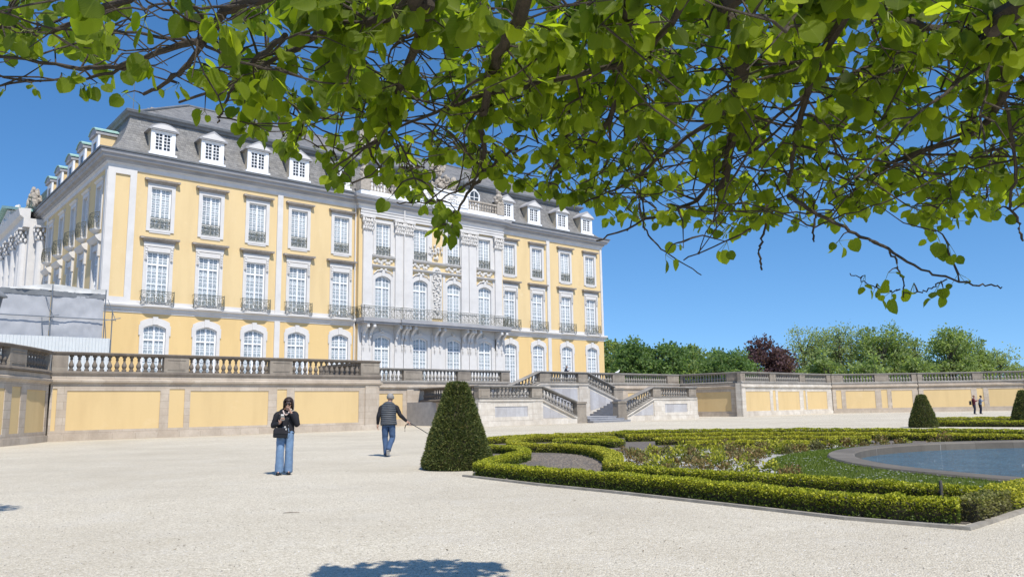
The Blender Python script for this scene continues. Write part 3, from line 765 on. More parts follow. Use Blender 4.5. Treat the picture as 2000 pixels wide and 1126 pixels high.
for u, y_, z0 in ((C0-.2, -.12, 3.3), (C1+.2, -.12, 3.3), (-26.0, YC-.3, 9.0)):
    dp = MB(); dp.tube([(u, y_, z0), (u, y_, 18.5)], .065, 6); dp.build('downpipe', M['trim'], PAL)
# ------------------------------------------------------------------ terrace walls
def plen(path): 
    L = [0]
    for a, b in zip(path, path[1:]): L.append(L[-1]+math.hypot(b[0]-a[0], b[1]-a[1]))
    return L
def at_len(path, L, d):
    for i in range(len(path)-1):
        if d <= L[i+1]+1e-9 or i == len(path)-2:
            t = (d-L[i])/max(1e-9, L[i+1]-L[i]); a, b = path[i], path[i+1]
            return (a[0]+(b[0]-a[0])*t, a[1]+(b[1]-a[1])*t), math.atan2(b[1]-a[1], b[0]-a[0])
def sub(path, a, b):
    L = plen(path); r = [at_len(path, L, a)[0]]
    for i in range(1, len(path)-1):
        if a+.02 < L[i] < b-.02: r.append(path[i])
    return r+[at_len(path, L, b)[0]]
def ring(o0, o1, z0, z1): return [(o0, z0), (o1, z0), (o1, z1), (o0, z1)]
bal_prof = [(.115,0),(.115,.09),(.07,.11),(.085,.16),(.125,.25),(.118,.33),(.06,.47),(.052,.56),(.085,.58),(.06,.62),(.07,.69),(.11,.71),(.11,.78)]
BALM = {}
def baluster_mesh(mat, h=.78):
    key = (mat, h)
    if key not in BALM:
        mb = MB(); mb.lathe([(r, z*h/.78) for r, z in bal_prof], 9)
        o = mb.build('baluster', M[mat], None, smooth=False); BALM[key] = o.data; bpy.data.objects.remove(o)
    return BALM[key]
def put_baluster(root, x, y, z, mat, h=.78):
    return mkobj('baluster', baluster_mesh(mat, h), root, (x, y, z), random.uniform(0, .6))

def terrace_wall(label, path, panels, rails, stone='stone', dark='stone_dark', zp=(.5, 2.43), group='terrace walls', top=ZT, ends=True, pil=()):
    """panels, rails: stretches along the path (rails carry balusters, the rest of the balustrade is solid piers)"""
    root = thing('terrace_wall', label, 'wall', W(path[0][0], path[0][1]), RZ, group)
    P = [(p[0]-path[0][0], p[1]-path[0][1]) for p in path]; L = plen(P); T = L[-1]
    b = MB(); b.sweep(P, ring(-.6, .0, 0, top-.02), closed_prof=True); b.build('core', M[stone], root)
    st = MB()
    st.sweep(P, ring(-.05, .13, 0, .3), closed_prof=True)
    # stone framing round the plaster panels
    st.sweep(P, ring(-.05, .055, zp[1]+.16, top-.5), closed_prof=True)
    edges = [0]+[q for p in panels for q in p[:2]]+[T]
    for i in range(0, len(edges), 2):
        if edges[i+1]-edges[i] > .03: st.sweep(sub(P, edges[i], edges[i+1]), ring(-.05, .05, .3, zp[1]+.16), closed_prof=True)
    for p in panels:
        st.sweep(sub(P, p[0], p[1]), ring(-.05, .05, zp[1] if p[1]-p[0] > 1.2 else zp[1]+.1, zp[1]+.16), closed_prof=True)
        st.sweep(sub(P, p[0], p[1]), ring(-.05, .05, .3, zp[0]), closed_prof=True)
    for p in panels:
        pm_ = MB(); pm_.sweep(sub(P, p[0]-.02, p[1]+.02), ring(-.04, .015, zp[0]-.03, zp[1]+.13), closed_prof=True); pm_.build('panel', M['panel'], root)
    for a, c in pil: st.sweep(sub(P, a, c), ring(.0, .12, .3, top-.5), closed_prof=True)
    st.build('frame', M[stone], root)
    mo = MB()
    mo.sweep(P, [(-.05, top-.52), (.1, top-.5), (.13, top-.44), (.2, top-.4), (.22, top-.3), (.1, top-.26), (.09, top-.05), (-.05, top-.05)], closed_prof=True)
    mo.build('moulding', M[stone], root)
    dd = MB(); dd.sweep(P, [(-.38, top), (.14, top-.05), (.16, top+.06), (.08, top+.16), (-.38, top+.16)], closed_prof=True); dd.build('balustrade_base', M[dark], root)
    cp = MB(); cp.sweep(P, [(-.36, top+.94), (.06, top+.94), (.1, top+.98), (.13, top+1.06), (.09, top+1.1), (-.39, top+1.1)], closed_prof=True); cp.build('coping', M[dark], root)
    ed = [0]+[q for p in rails for q in p]+[T]
    for i in range(0, len(ed), 2):
        if ed[i+1]-ed[i] > .05:
            pr = MB(); sp = sub(P, ed[i], ed[i+1]); pr.sweep(sp, ring(-.32, .05, top+.16, top+.94), closed_prof=True)
            if ed[i+1]-ed[i] > .8:
                q = sub(P, ed[i]+.18, ed[i+1]-.18)
                pr.sweep(q, ring(.0, .075, top+.28, top+.32), closed_prof=True); pr.sweep(q, ring(.0, .075, top+.8, top+.84), closed_prof=True)
            pr.build('pier', M['stone_mid'], root)
    for a, c in rails:
        n = max(2, round((c-a)/.345))
        for k in range(n):
            (x, y), ang = at_len(P, L, a+(c-a)*(k+.5)/n)
            put_baluster(root, x-math.sin(ang)*.14, y+math.cos(ang)*.14, top+.16, dark)
    return root
M['stone_mid'] = stonework('pier_stone', (.27, .232, .188), (.36, .318, .26), (.13, .112, .095), .65, (3, 1.2))
M['stone_gdark'] = stonework('grey_balustrade_stone', (.235, .22, .195), (.32, .30, .27), (.13, .12, .11), .6, (1.6, 1.2))
def wl(s): return s+34.45
terrace_wall('terrace wall with large yellow panels and dark balustrade behind the woman in jeans',
    [(-34.45, 1.8), (-16.0, 1.8), (-16.0, 9.3)],
    [(wl(-34.35), wl(-34.15)), (wl(-33.71), wl(-29.32)), (wl(-28.86), wl(-28.07)), (wl(-27.76), wl(-23.35)), (wl(-22.82), wl(-22.22)), (wl(-21.73), wl(-17.43))],
    [(wl(-33.75), wl(-29.2)), (wl(-27.9), wl(-23.3)), (wl(-21.9), wl(-17.3)), (19.6, 24.5)], pil=[(wl(-17.0), wl(-16.05))])
terrace_wall('curved end of the terrace wall at the far left edge of the photo',
    [(-46, -8.4), (-42.5, -6.6), (-40.2, -5.4), (-38.4, -4.0), (-37.0, -2.5), (-35.9, -.8), (-35.1, .6), (-34.6, 1.62)],
    [(5.5, 10.9), (11.5, 12.35), (12.9, 15.3)], [(4, 11.1), (12.65, 15.45)])
def w2(s): return s+16.0-.0
terrace_wall('recessed stretch of terrace wall with balustrade behind the man in the quilted vest',
    [(-15.7, 9.3), (1.55, 9.3)], [(15.7-14.8, 15.7-12.2), (15.7-11.4, 15.7-9.3)],
    [(15.7-14.8, 15.7-12.2), (15.7-11.4, 15.7-9.2), (15.7-7.5, 15.7-4.0), (15.7-2.7, 15.7+.6)], dark='stone_gdark', pil=[(15.7-8.95, 15.7-8.35)])
b0 = 6.0
terrace_wall('recessed stretch of terrace wall rising behind the right half of the double staircase',
    [(b0, 9.3), (25.0, 9.3)], [(16.8-b0, 22.6-b0)], [(6.6-b0, 10.6-b0), (11.2-b0, 14.7-b0), (16.4-b0, 23.1-b0)], dark='stone_gdark')
terrace_wall('short shaded return of the terrace wall with one orange panel, right of the double staircase',
    [(25.3, 9.3), (25.3, 1.85)], [(.7, 6.1)], [(.3, 5.7)], dark='stone_gdark')
w3 = 24.9
terrace_wall('projecting terrace wall with three bright yellow panels below the dark purple beech',
    [(w3, 1.8), (42.85, 1.8)], [(25.6-w3, 30.0-w3), (30.55-w3, 31.1-w3), (31.5-w3, 35.8-w3), (36.6-w3, 37.1-w3), (37.4-w3, 41.7-w3)],
    [(25.7-w3, 30.2-w3), (31.3-w3, 36.1-w3), (37.2-w3, 41.9-w3)], stone='stone_pale', dark='stone_gdark', pil=[(.02, .62)])
terrace_wall('angled terrace wall with two yellow panels left of the smaller yew cone',
    [(42.8, 1.68), (50.6, -4.4)], [(.4, 1.0), (1.5, 4.9), (5.6, 6.3), (6.8, 9.2)], [(1.3, 5.0), (6.6, 9.3)], dark='stone_gdark')
terrace_wall('farthest terrace wall turning towards the viewer behind the couple, with a round window at its end',
    [(50.58, -4.5), (55.2, -9.4), (57.3, -13.0), (58.6, -17.5), (59.2, -23)], [(.5, 5.6), (6.2, 6.9), (7.4, 13.0)], [(.5, 5.9), (7.0, 13.4), (14.4, 19)], dark='stone_gdark')
oc_ = thing('round_window', 'round stone-framed window in the orange wall behind the right yew cone', 'window', W(57.55, -14.6, 2.05), RZ-math.radians(72))
o1 = MB(); o1.tube([(.62*math.cos(2*PI*k/20), -.08, .62*math.sin(2*PI*k/20)) for k in range(21)], .14, 6, False); o1.build('frame', M['stone_pale'], oc_)
o2 = MB(); o2.poly([(.58*math.cos(2*PI*k/20), -.03, .58*math.sin(2*PI*k/20)) for k in range(20)]); o2.build('pane', M['pane_dark'], oc_)

# ------------------------------------------------------------------ double staircase
ST = thing('staircase', 'double stone staircase with balustrades climbing from the gravel to the terrace', 'staircase', W(2.95, 0), RZ)
ZM = 1.75
def slope_rail(x0, z0, x1, z1, y, out=.2, h=.16):
    mb = MB(); mb.sweep([(x0, y, z0), (x1, y, z1)], ring(-out, out, -h, 0), closed_prof=True); return mb
for sg in (-1, 1):
    X = lambda a: sg*a
    fw = MB(); pts = [(2.8, 0), (12.2, 0), (12.2, ZM), (6.3, ZM), (2.8, .42)]
    if sg < 0: pts = [(-x, z) for x, z in pts][::-1]
    fw.prism(pts, 'y', 0, .45)
    def bx(a, b, *r): fw.box(min(X(a), X(b)), max(X(a), X(b)), *r)
    fwo = fw
    bx(6.3, 7.3, -.07, .02, .0, ZM-.1); bx(11.2, 12.27, -.07, .02, 0, ZM-.1)
    bx(7.3, 7.75, -.05, .02, .35, ZM-.1); bx(10.8, 11.2, -.05, .02, .35, ZM-.1); bx(7.75, 10.8, -.05, .02, .35, .62); bx(7.75, 10.8, -.05, .02, ZM-.42, ZM-.1)
    bx(2.8, 12.3, -.1, .02, 0, .34)
    fw.build('front_wall', M['stone_pale'], ST)
    pn = MB(); a, b = sorted((X(7.75), X(10.8))); pn.box(a, b, -.012, .02, .6, ZM-.4); pn.build('slab_panel', M['stone_greypanel'], ST); pn = MB()
    tri = [(X(3.7), .45), (X(6.25), .45), (X(6.25), 1.38)]
    pn.prism(tri if sg < 0 else tri[::-1], 'y', -.012, .02); pn.build('slab_panel', M['stone_greypanel'], ST)
    # string course, rail and balusters of the front
    sc_ = MB(); pf = [(-.02, -.1), (.1, -.1), (.14, .0), (.06, .06), (-.4, .06)]
    pth_ = [(6.3, 0, ZM), (12.2, 0, ZM)] if sg > 0 else [(-12.2, 0, ZM), (-6.3, 0, ZM)]
    sc_.sweep(pth_, pf, closed_prof=True)
    pth_ = [(2.8, 0, .42), (6.3, 0, ZM)] if sg > 0 else [(-6.3, 0, ZM), (-2.8, 0, .42)]
    sc_.sweep(pth_, pf, closed_prof=True); sc_.build('string_course', M['stone_pale'], ST)
    bs = MB(); pf = [(-.4, .06), (.1, .06), (.12, .14), (-.42, .2)]
    for pq in ([(2.8, 0, .42), (6.3, 0, ZM)], [(6.3, 0, ZM), (12.2, 0, ZM)]):
        if sg < 0: pq = [(-q[0], q[1], q[2]) for q in pq][::-1]
        bs.sweep(pq, pf, closed_prof=True)
    bs.build('balustrade_base', M['stone_gdark'], ST)
    rl = MB(); pf = [(-.42, .92), (.08, .92), (.13, 1.0), (.08, 1.06), (-.42, 1.06)]
    for pq in ([(2.6, 0, .55), (6.3, 0, ZM-.02)], [(6.3, 0, ZM-.02), (12.25, 0, ZM-.02)]):
        if sg < 0: pq = [(-q[0], q[1], q[2]) for q in pq][::-1]
        rl.sweep(pq, pf, closed_prof=True)
    rl.build('handrail', M['stone_gdark'], ST)
    for a, b, z0, z1, y0 in ((1.82, 2.8, 0, 1.45, -.08), (6.3, 7.3, ZM+.18, ZM+.9, -.02), (11.2, 12.2, ZM+.18, ZM+.9, -.02)):
        p = MB(); p.box(min(X(a), X(b)), max(X(a), X(b)), y0, .5, z0, z1)
        if z0 == 0: p.box(min(X(a-.05), X(b+.05)), max(X(a-.05), X(b+.05)), y0-.05, .55, 1.45, 1.6); p.box(min(X(a-.04), X(b+.04)), max(X(a-.04), X(b+.04)), y0-.04, .54, 0, .5)
        else: p.box(min(X(a+.18), X(b-.18)), max(X(a+.18), X(b-.18)), y0-.02, .1, z0+.12, z1-.12)
        p.build('pier', M['stone_mid'], ST)
    n_ = 10
    for k in range(n_):
        x = 2.95+3.25*(k+.5)/n_; z = .42+(x-2.8)/3.5*(ZM-.42)
        put_baluster(ST, X(x), .2, z+.17, 'stone_gdark', .74)
    for k in range(11): put_baluster(ST, X(7.4+3.7*(k+.5)/11), .2, ZM+.18, 'stone_gdark', .74)
    # half-way platform
    pl = MB(); pl.box(min(X(6.3), X(11.9)), max(X(6.3), X(11.9)), .46, 9.2, 0, ZM); pl.build('platform', M['step'], ST)
    # lower flight
    for k in range(8):
        s_ = MB(); xa, xb = 2.9+.425*k, 6.3; z = .46+.161*k
        s_.box(min(X(xa+.03), X(xb)), max(X(xa+.03), X(xb)), .46, 4.04, z, z+.12); s_.box(min(X(xa), X(xb)), max(X(xa), X(xb)), .46, 4.04, z+.12, z+.161)
        s_.build('step', M['step'], ST)
    # upper wall
    uw = MB(); pts = [(0, 0), (6.5, 0), (6.5, ZM), (2.74, 3.05), (0, 3.05)]
    if sg < 0: pts = [(-x, z) for x, z in pts][::-1]
    uw.prism(pts, 'y', 4.06, 4.5)
    uw.box(min(X(1.64), X(2.74)), max(X(1.64), X(2.74)), 3.99, 4.08, 0, 2.95)
    uw.build('upper_wall', M['stone_pale'], ST)
    pn = MB(); tri = [(X(3.0), .9), (X(3.0), 2.62), (X(6.2), 1.5)]
    pn.prism(tri[::-1] if sg < 0 else tri, 'y', 4.045, 4.07); pn.build('slab_panel', M['stone_greypanel'], ST); pn = MB()
    pn.box(min(X(0), X(1.5)), max(X(0), X(1.5)), 4.045, 4.07, .9, 2.7); pn.build('slab_panel', M['stone_greypanel'], ST)
    us = MB(); pf = [(-.02, -.12), (.1, -.12), (.15, 0), (.06, .06), (-.4, .06)]
    for pq in ([(0, 4.06, 3.05), (2.74, 4.06, 3.05)], [(2.74, 4.06, 3.05), (6.4, 4.06, ZM+.05)]):
        if sg < 0: pq = [(-q[0], q[1], q[2]) for q in pq][::-1]
        us.sweep(pq, pf, closed_prof=True)
    us.build('string_course', M['stone_pale'], ST)
    ur = MB()
    for pf in ([(-.4, .06), (.1, .06), (.12, .14), (-.42, .2)], [(-.42, .9), (.08, .9), (.13, .97), (.08, 1.03), (-.42, 1.03)]):
        for pq in ([(0, 4.06, 3.05), (2.74, 4.06, 3.05)], [(2.74, 4.06, 3.05), (6.1, 4.06, ZM+.1)]):
            if sg < 0: pq = [(-q[0], q[1], q[2]) for q in pq][::-1]
            ur.sweep(pq, pf, closed_prof=True)
    ur.build('handrail', M['stone_gdark'], ST)
    for a, b, z0, z1 in ((1.64, 2.74, 3.22, 3.96), (6.0, 7.15, ZM, ZM+.9)):
        p = MB(); p.box(min(X(a), X(b)), max(X(a), X(b)), 4.03, 4.48, z0, z1)
        if z0 < 2: p.box(min(X(a-.05), X(b+.05)), max(X(a-.05), X(b+.05)), 3.98, 4.53, z1, z1+.13)
        p.build('pier', M['stone_mid'], ST)
    for k in range(5): put_baluster(ST, X(.16+1.45*(k+.5)/5), 4.26, 3.22, 'stone_gdark', .74)
    for k in range(9):
        x = 2.85+3.1*(k+.5)/9; put_baluster(ST, X(x), 4.26, 3.05-(x-2.74)/3.66*1.25+.16, 'stone_gdark', .74)
    for k in range(8):     # upper flight, climbing back to the landing
        s_ = MB(); xa = 6.3-.44*k; s_.box(min(X(2.74), X(xa)), max(X(2.74), X(xa)), 4.52, 8.6, ZM+.162*k, ZM+.162*(k+1)); s_.build('step', M['step'], ST)
ld = MB(); ld.box(-2.74, 2.74, 4.52, 9.6, 0, 3.06); ld.build('landing', M['step'], ST)
for k, (y0, xa, xb) in enumerate(((-.75, -1.75, 2.5), (-.35, -1.7, 2.2), (.05, -1.75, 1.75))):
    s_ = MB(); s_.box(xa, xb, y0+.03, 4.04, .155*k, .155*k+.115); s_.box(xa-.03, xb+.03, y0, 4.04, .155*k+.115, .155*(k+1)); s_.build('step', M['step'], ST)
for sg in (-1, 1):
    s_ = MB(); s_.box(min(sg*1.75, sg*2.9), max(sg*1.75, sg*2.9), .56, 4.04, 0, .46); s_.build('step', M['step'], ST)
# curved flank on the left
cp_ = [(-10.55, 9.2), (-11.2, 7.9), (-11.7, 6.3), (-11.95, 4.6), (-12.05, 2.8), (-12.0, 1.2), (-11.95, .3)]
fl = MB(); fl.sweep(cp_, ring(-.5, 0, 0, ZM), closed_prof=True); fl.sweep(cp_, ring(-.1, .1, 0, .35), closed_prof=True)
fl.sweep(cp_, ring(-.1, .06, 1.15, ZM-.02), closed_prof=True); fl.sweep(sub(cp_, 0, .9), ring(-.1, .06, .3, ZM), closed_prof=True); fl.sweep(sub(cp_, 7.6, 9.2), ring(-.1, .06, .3, ZM), closed_prof=True)
fl.build('flank_wall', M['stone'], ST)
fp = MB(); fp.sweep(sub(cp_, .9, 7.6), ring(-.1, .015, .45, 1.15), closed_prof=True); fp.build('slab_panel', M['stone_mid'], ST)
fb = MB(); fb.sweep(cp_, [(-.4, ZM), (.12, ZM-.04), (.15, ZM+.08), (.06, ZM+.18), (-.4, ZM+.18)], closed_prof=True); fb.build('balustrade_base', M['stone_dark'], ST)
fh = MB(); fh.sweep(cp_, [(-.4, ZM+.92), (.08, ZM+.92), (.13, ZM+1.0), (.08, ZM+1.06), (-.42, ZM+1.06)], closed_prof=True); fh.build('handrail', M['stone_dark'], ST)
Lc = plen(cp_)
for k in range(22):
    (x, y), ang = at_len(cp_, Lc, .5+8.2*(k+.5)/22); put_baluster(ST, x-math.sin(ang)*.16, y+math.cos(ang)*.16, ZM+.18, 'stone_dark', .74)

# ------------------------------------------------------------------ sheeted scaffold and site fence on the terrace, left
SF = thing('scaffold', 'grey sheeted scaffold with loose white sheet along its top, left of the palace', 'scaffold', W(-29.2, 15.6-1.0), RZ)
ys = -1.2
def cloth(x0, x1, zf0, zf1, y, amp, nx=60, nz=14, seed=0):
    V = []; F = []
    for i in range(nx+1):
        x = x0+(x1-x0)*i/nx
        for k in range(nz+1):
            z = zf0(x)+(zf1(x)-zf0(x))*k/nz
            w_ = noise.noise(Vector((x*1.3+seed, z*1.1, seed))) + .5*noise.noise(Vector((x*4+seed, z*2.2+x*2, 3.)))
            V.append((x, y+amp*w_, z))
    for i in range(nx):
        for k in range(nz): a = i*(nz+1)+k; F.append((a, a+nz+1, a+nz+2, a+1))
    mb = MB(); mb.add(V, F); return mb
M['sheet'] = simple('grey_debris_sheet', (.37, .38, .40), .6, .1, 1.2, .1)
M['white_sheet'] = simple('white_plastic_sheet', (.62, .62, .60), .5, .08, 2)
cloth(-14, -3.4, lambda x: 6.0+.04*math.sin(x*3), lambda x: 8.72, ys, .07, 90, 20, 3).build('sheeting', M['sheet'], SF, smooth=True)
cloth(-3.3, -.35, lambda x: 5.98+.05*math.sin(x*4), lambda x: 8.7, ys-.03, .07, 40, 20, 8).build('sheeting', M['sheet'], SF, smooth=True)
cloth(-14, -.2, lambda x: 8.98-.10*abs(math.sin((x+.3)*.85)), lambda x: 9.30-.012*x*x*.6+.10*math.sin(x*1.4), ys-.1, .2, 80, 5, 5).build('loose_sheet', M['white_sheet'], SF, smooth=True)
cloth(-14, -.3, lambda x: 8.6, lambda x: 8.92, ys-.06, .04, 60, 3, 6).build('top_band', M['dark_lead'], SF, smooth=True)
for x, z0, z1 in ((-.3, 3.3, 9.2), (.15, 3.3, 7.9), (-3.35, 3.3, 9.3), (-6.8, 3.3, 9.3), (-10.2, 3.3, 9.3)):
    m_ = MB(); m_.tube([(x, ys-.16, z0), (x, ys-.16, z1)], .035, 6); m_.build('upright', M['pole'], SF)
m_ = MB(); m_.tube([(-14, ys-.22, 7.27), (.3, ys-.22, 7.27)], .032, 6); m_.build('ledger', M['pole'], SF)
for x in (-3.7, -.15):
    m_ = MB(); m_.tube([(x, ys-.2, 5.9), (x-.15, ys-.25, 7.2), (x+.75, ys-.4, 7.4)], .03, 5); m_.build('brace', M['pole'], SF)
    m_ = MB(); m_.tube([(x, ys-.1, 8.6), (x+.5, ys-.3, 7.2)], .022, 5); m_.build('tie', M['pole'], SF)
# corrugated hoarding
HF = thing('site_fence', 'white corrugated site fence under the grey scaffold sheeting', 'fence', W(-29.2, 12.9, ZT), RZ)
m_ = MB(); V = []; n_ = 300
for i in range(n_+1): 
    x = -14+14*i/n_; q = (i % 4); y = (0, -.04, -.04, 0)[q]
    V += [(x, y, .05), (x, y, 2.78+.0*x)]
m_.add(V, [(2*i, 2*i+2, 2*i+3, 2*i+1) for i in range(n_)])
m_.build('panel', simple('white_corrugated_sheet', (.56, .585, .585), .5, .06, 2), HF)
for x in (0, -2.3, -4.6, -6.9, -9.2): m_ = MB(); m_.box(x-.04, x+.04, .02, .1, 0, 2.7); m_.build('post', M['pole'], HF)

# lantern at the left edge
LA = thing('street_lamp', 'dark lantern whose hood just reaches into the photo at the left edge', 'street lamp', W(-36.38, 6.0, ZT), RZ)
m_ = MB(); m_.lathe([(.14, 0), (.14, .5), (.06, .6), (.05, 3.4), (.08, 3.5)], 10); m_.build('post', M['iron'], LA)
m_ = MB(); m_.lathe([(.16, 3.5), (.26, 4.08), (.46, 4.1), (.46, 4.16), (.1, 4.5), (.03, 4.7)], 8); m_.build('lantern', M['dark_lead'], LA)
# ------------------------------------------------------------------ vegetation
BC = (13.7, 14.8)      # centre of the fountain basin
def leafmat(name, stops, trans=.35, rough=.5, tip=None, tcol=1.6, spec=.25, vein=False):
    """stops: random colour per leaf; tip=(z0,z1,colour): fresh growth at the tips, also painting lit tops over shaded hedge sides"""
    t = NT(name); t.set(Roughness=rough); t.b.inputs['Specular IOR Level'].default_value = spec
    g_ = t.n.new('ShaderNodeNewGeometry'); col = t.ramp(g_.outputs['Random Per Island'], stops)
    big = t.noise(.9, 4, .6); col = t.mix(t.math('MULTIPLY', big, .3), col, stops[0][1])
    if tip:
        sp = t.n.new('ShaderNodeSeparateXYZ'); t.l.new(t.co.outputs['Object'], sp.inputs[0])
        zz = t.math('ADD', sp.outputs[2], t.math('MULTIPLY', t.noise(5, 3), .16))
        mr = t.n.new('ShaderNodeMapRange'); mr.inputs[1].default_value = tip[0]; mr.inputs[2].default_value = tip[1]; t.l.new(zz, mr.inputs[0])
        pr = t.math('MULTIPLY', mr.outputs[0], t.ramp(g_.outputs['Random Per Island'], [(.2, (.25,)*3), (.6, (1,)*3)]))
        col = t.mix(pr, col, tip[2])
    t.color(col)
    if trans:
        tr = t.n.new('ShaderNodeBsdfTranslucent'); mx = t.n.new('ShaderNodeMixShader'); mx.inputs[0].default_value = trans
        t.l.new(t.mix(1., col, (tcol, tcol*1.05, tcol*.5), 'MULTIPLY'), tr.inputs['Color'])
        t.l.new(t.b.outputs[0], mx.inputs[1]); t.l.new(tr.outputs[0], mx.inputs[2]); t.l.new(mx.outputs[0], t.out.inputs['Surface'])
    return t.m
M['box_leaf'] = leafmat('box_hedge_leaf', [(0, (.035, .055, .011)), (.5, (.08, .115, .017)), (1, (.13, .175, .024))], .3, tip=(.17, .31, (.46, .46, .04)))  # base tone darkened to paint in the shaded hedge sides; tips are fresh growth
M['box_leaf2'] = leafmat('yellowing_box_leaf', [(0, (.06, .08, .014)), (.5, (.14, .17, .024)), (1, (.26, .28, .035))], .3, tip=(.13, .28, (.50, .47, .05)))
M['dry_leaf'] = leafmat('dry_box_leaf', [(0, (.10, .06, .025)), (.35, (.24, .15, .06)), (.6, (.20, .18, .05)), (.8, (.13, .17, .04)), (1, (.36, .25, .12))], .2)
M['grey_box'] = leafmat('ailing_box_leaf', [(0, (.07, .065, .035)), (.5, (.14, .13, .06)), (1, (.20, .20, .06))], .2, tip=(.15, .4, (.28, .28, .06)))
M['yew_leaf'] = leafmat('yew_leaf', [(0, (.045, .062, .02)), (.5, (.10, .125, .035)), (.85, (.165, .18, .05)), (1, (.22, .19, .06))], .2, .6)
M['twigs'] = simple('hedge_twigs', (.06, .05, .03), .95, .4, 30)
def cards(P, NRM, size, rs, slim=.5, spread=1.0, fold=False):
    """leaf-sized quads at P, leaning out along NRM with random tilt"""
    n = len(P); a = NRM*.7 + spread*(rs.rand(n,3)-.5)*1.6
    a /= np.linalg.norm(a, axis=1, keepdims=True)+1e-9
    r = rs.randn(n,3); b = np.cross(a, r); b /= np.linalg.norm(b, axis=1, keepdims=True)+1e-9
    L = (size*(.6+.8*rs.rand(n)))[:,None]; Wd = L*slim
    V = np.stack([P-a*L*.15, P+a*L*.35+b*Wd*.5, P+a*L*.85, P+a*L*.35-b*Wd*.5], 1).reshape(-1,3)
    return V, np.arange(4*n).reshape(-1,4)
def hedge(label, path, width, height, size, dens, mat='box_leaf', group='clipped box hedges', seed=1, cat='hedge'):
    """clipped hedge along a ground path (world metres)"""
    rs = np.random.RandomState(seed)
    # smooth path
    P = [Vector((p[0], p[1], 0)) for p in path]
    if len(P) > 2:
        Q = []
        for i in range(len(P)-1):
            p0, p1, p2, p3 = P[max(i-1,0)], P[i], P[i+1], P[min(i+2, len(P)-1)]
            for k in range(6):
                t_ = k/6; Q.append(.5*((2*p1)+(-p0+p2)*t_+(2*p0-5*p1+4*p2-p3)*t_*t_+(-p0+3*p1-3*p2+p3)*t_**3))
        P = Q+[P[-1]]
    o = P[0]; Pn = np.array([(p-o)[:2] for p in P]); seg = np.linalg.norm(np.diff(Pn, axis=0), axis=1); L = np.concatenate([[0], np.cumsum(seg)]); T = L[-1]
    root = thing('box_hedge', label, cat, (o.x, o.y, 0), 0, group)
    def at(d): return np.stack([np.interp(d, L, Pn[:,0]), np.interp(d, L, Pn[:,1])], 1)
    per = width+2*height; n = int(T*per*dens)+int(2*width*height*dens)
    d = rs.rand(n)*T; ends = rs.rand(n) < (2*width*height)/(T*per+2*width*height)
    q = rs.rand(n)*per; side = np.where(q < height, -1, np.where(q > height+width, 1, 0))
    off = np.where(side == 0, q-height-width/2, side*width/2); z = np.where(side == 0, height, np.where(side < 0, q, per-q))
    e_end = rs.rand(n) < .5
    d = np.where(ends, np.where(e_end, 0, T), d); off = np.where(ends, (rs.rand(n)-.5)*width, off); z = np.where(ends, rs.rand(n)*height, z)
    pc = at(d); pa = at(np.clip(d-.05, 0, T)); pb = at(np.clip(d+.05, 0, T)); tg = pb-pa; tg /= np.linalg.norm(tg, axis=1, keepdims=True)+1e-9
    nr = np.stack([tg[:,1], -tg[:,0]], 1)
    lump = np.array([noise.noise(Vector((float(x)*2.2+seed, float(y)*2.2, 0))) for x, y in pc])
    lump2 = np.array([noise.noise(Vector((float(x)*6+seed, float(y)*6, float(zz)*5))) for (x, y), zz in zip(pc, z)])
    hm = 1+.10*lump; wv = 1+.10*lump
    pos = np.concatenate([pc+nr*(off*wv*(.94+.1*lump2))[:,None], (z*hm*(.95+.1*lump2))[:,None]], 1)
    N3 = np.concatenate([nr*np.where(side == 0, 0, side)[:,None], np.where(side == 0, 1., .25)[:,None]], 1)
    N3[ends,:2] = np.where(e_end[ends,None], -tg[ends], tg[ends])
    inner = rs.rand(n) < .25; pos[inner] -= N3[inner]*(.03+.05*rs.rand(inner.sum()))[:,None]; pos[:,2] = np.maximum(pos[:,2], .02)
    keep = ~((z < .12) & (rs.rand(n) < .45)); pos, N3 = pos[keep], N3[keep]
    V, F = cards(pos, N3, size, rs, .62)
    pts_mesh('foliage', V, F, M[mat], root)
    cb = MB(); i_ = min(.06, width*.22)
    pp = [tuple(q) for q in Pn]
    w2_ = width/2-i_
    cb.sweep(pp, [(w2_*.75, 0), (w2_, .1), (w2_, height-i_-.02), (w2_*.8, height-i_), (-w2_*.8, height-i_), (-w2_, height-i_-.02), (-w2_, .1), (-w2_*.75, 0)], closed_prof=True)
    cb.build('twigs', M['twigs'], root)
    return root
# front border, second row and the curls around the soil beds
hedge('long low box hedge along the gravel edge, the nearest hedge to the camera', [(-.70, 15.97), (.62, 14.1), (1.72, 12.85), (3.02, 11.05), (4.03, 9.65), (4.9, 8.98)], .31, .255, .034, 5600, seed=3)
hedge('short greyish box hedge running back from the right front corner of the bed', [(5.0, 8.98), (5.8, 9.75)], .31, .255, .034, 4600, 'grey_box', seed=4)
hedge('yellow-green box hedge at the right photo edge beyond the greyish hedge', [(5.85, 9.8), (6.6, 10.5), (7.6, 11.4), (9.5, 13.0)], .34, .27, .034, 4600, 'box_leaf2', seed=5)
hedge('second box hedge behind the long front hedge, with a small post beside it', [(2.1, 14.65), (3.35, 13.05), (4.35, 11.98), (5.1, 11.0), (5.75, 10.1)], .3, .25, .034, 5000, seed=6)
hedge('box hedge curling like a hook right beside the big yew cone', [(-.62, 16.1), (-.45, 17.3), (-.05, 18.9), (.24, 19.9), (.16, 21.7), (-.28, 23.0), (-.82, 23.3)], .3, .25, .036, 3800, seed=7)
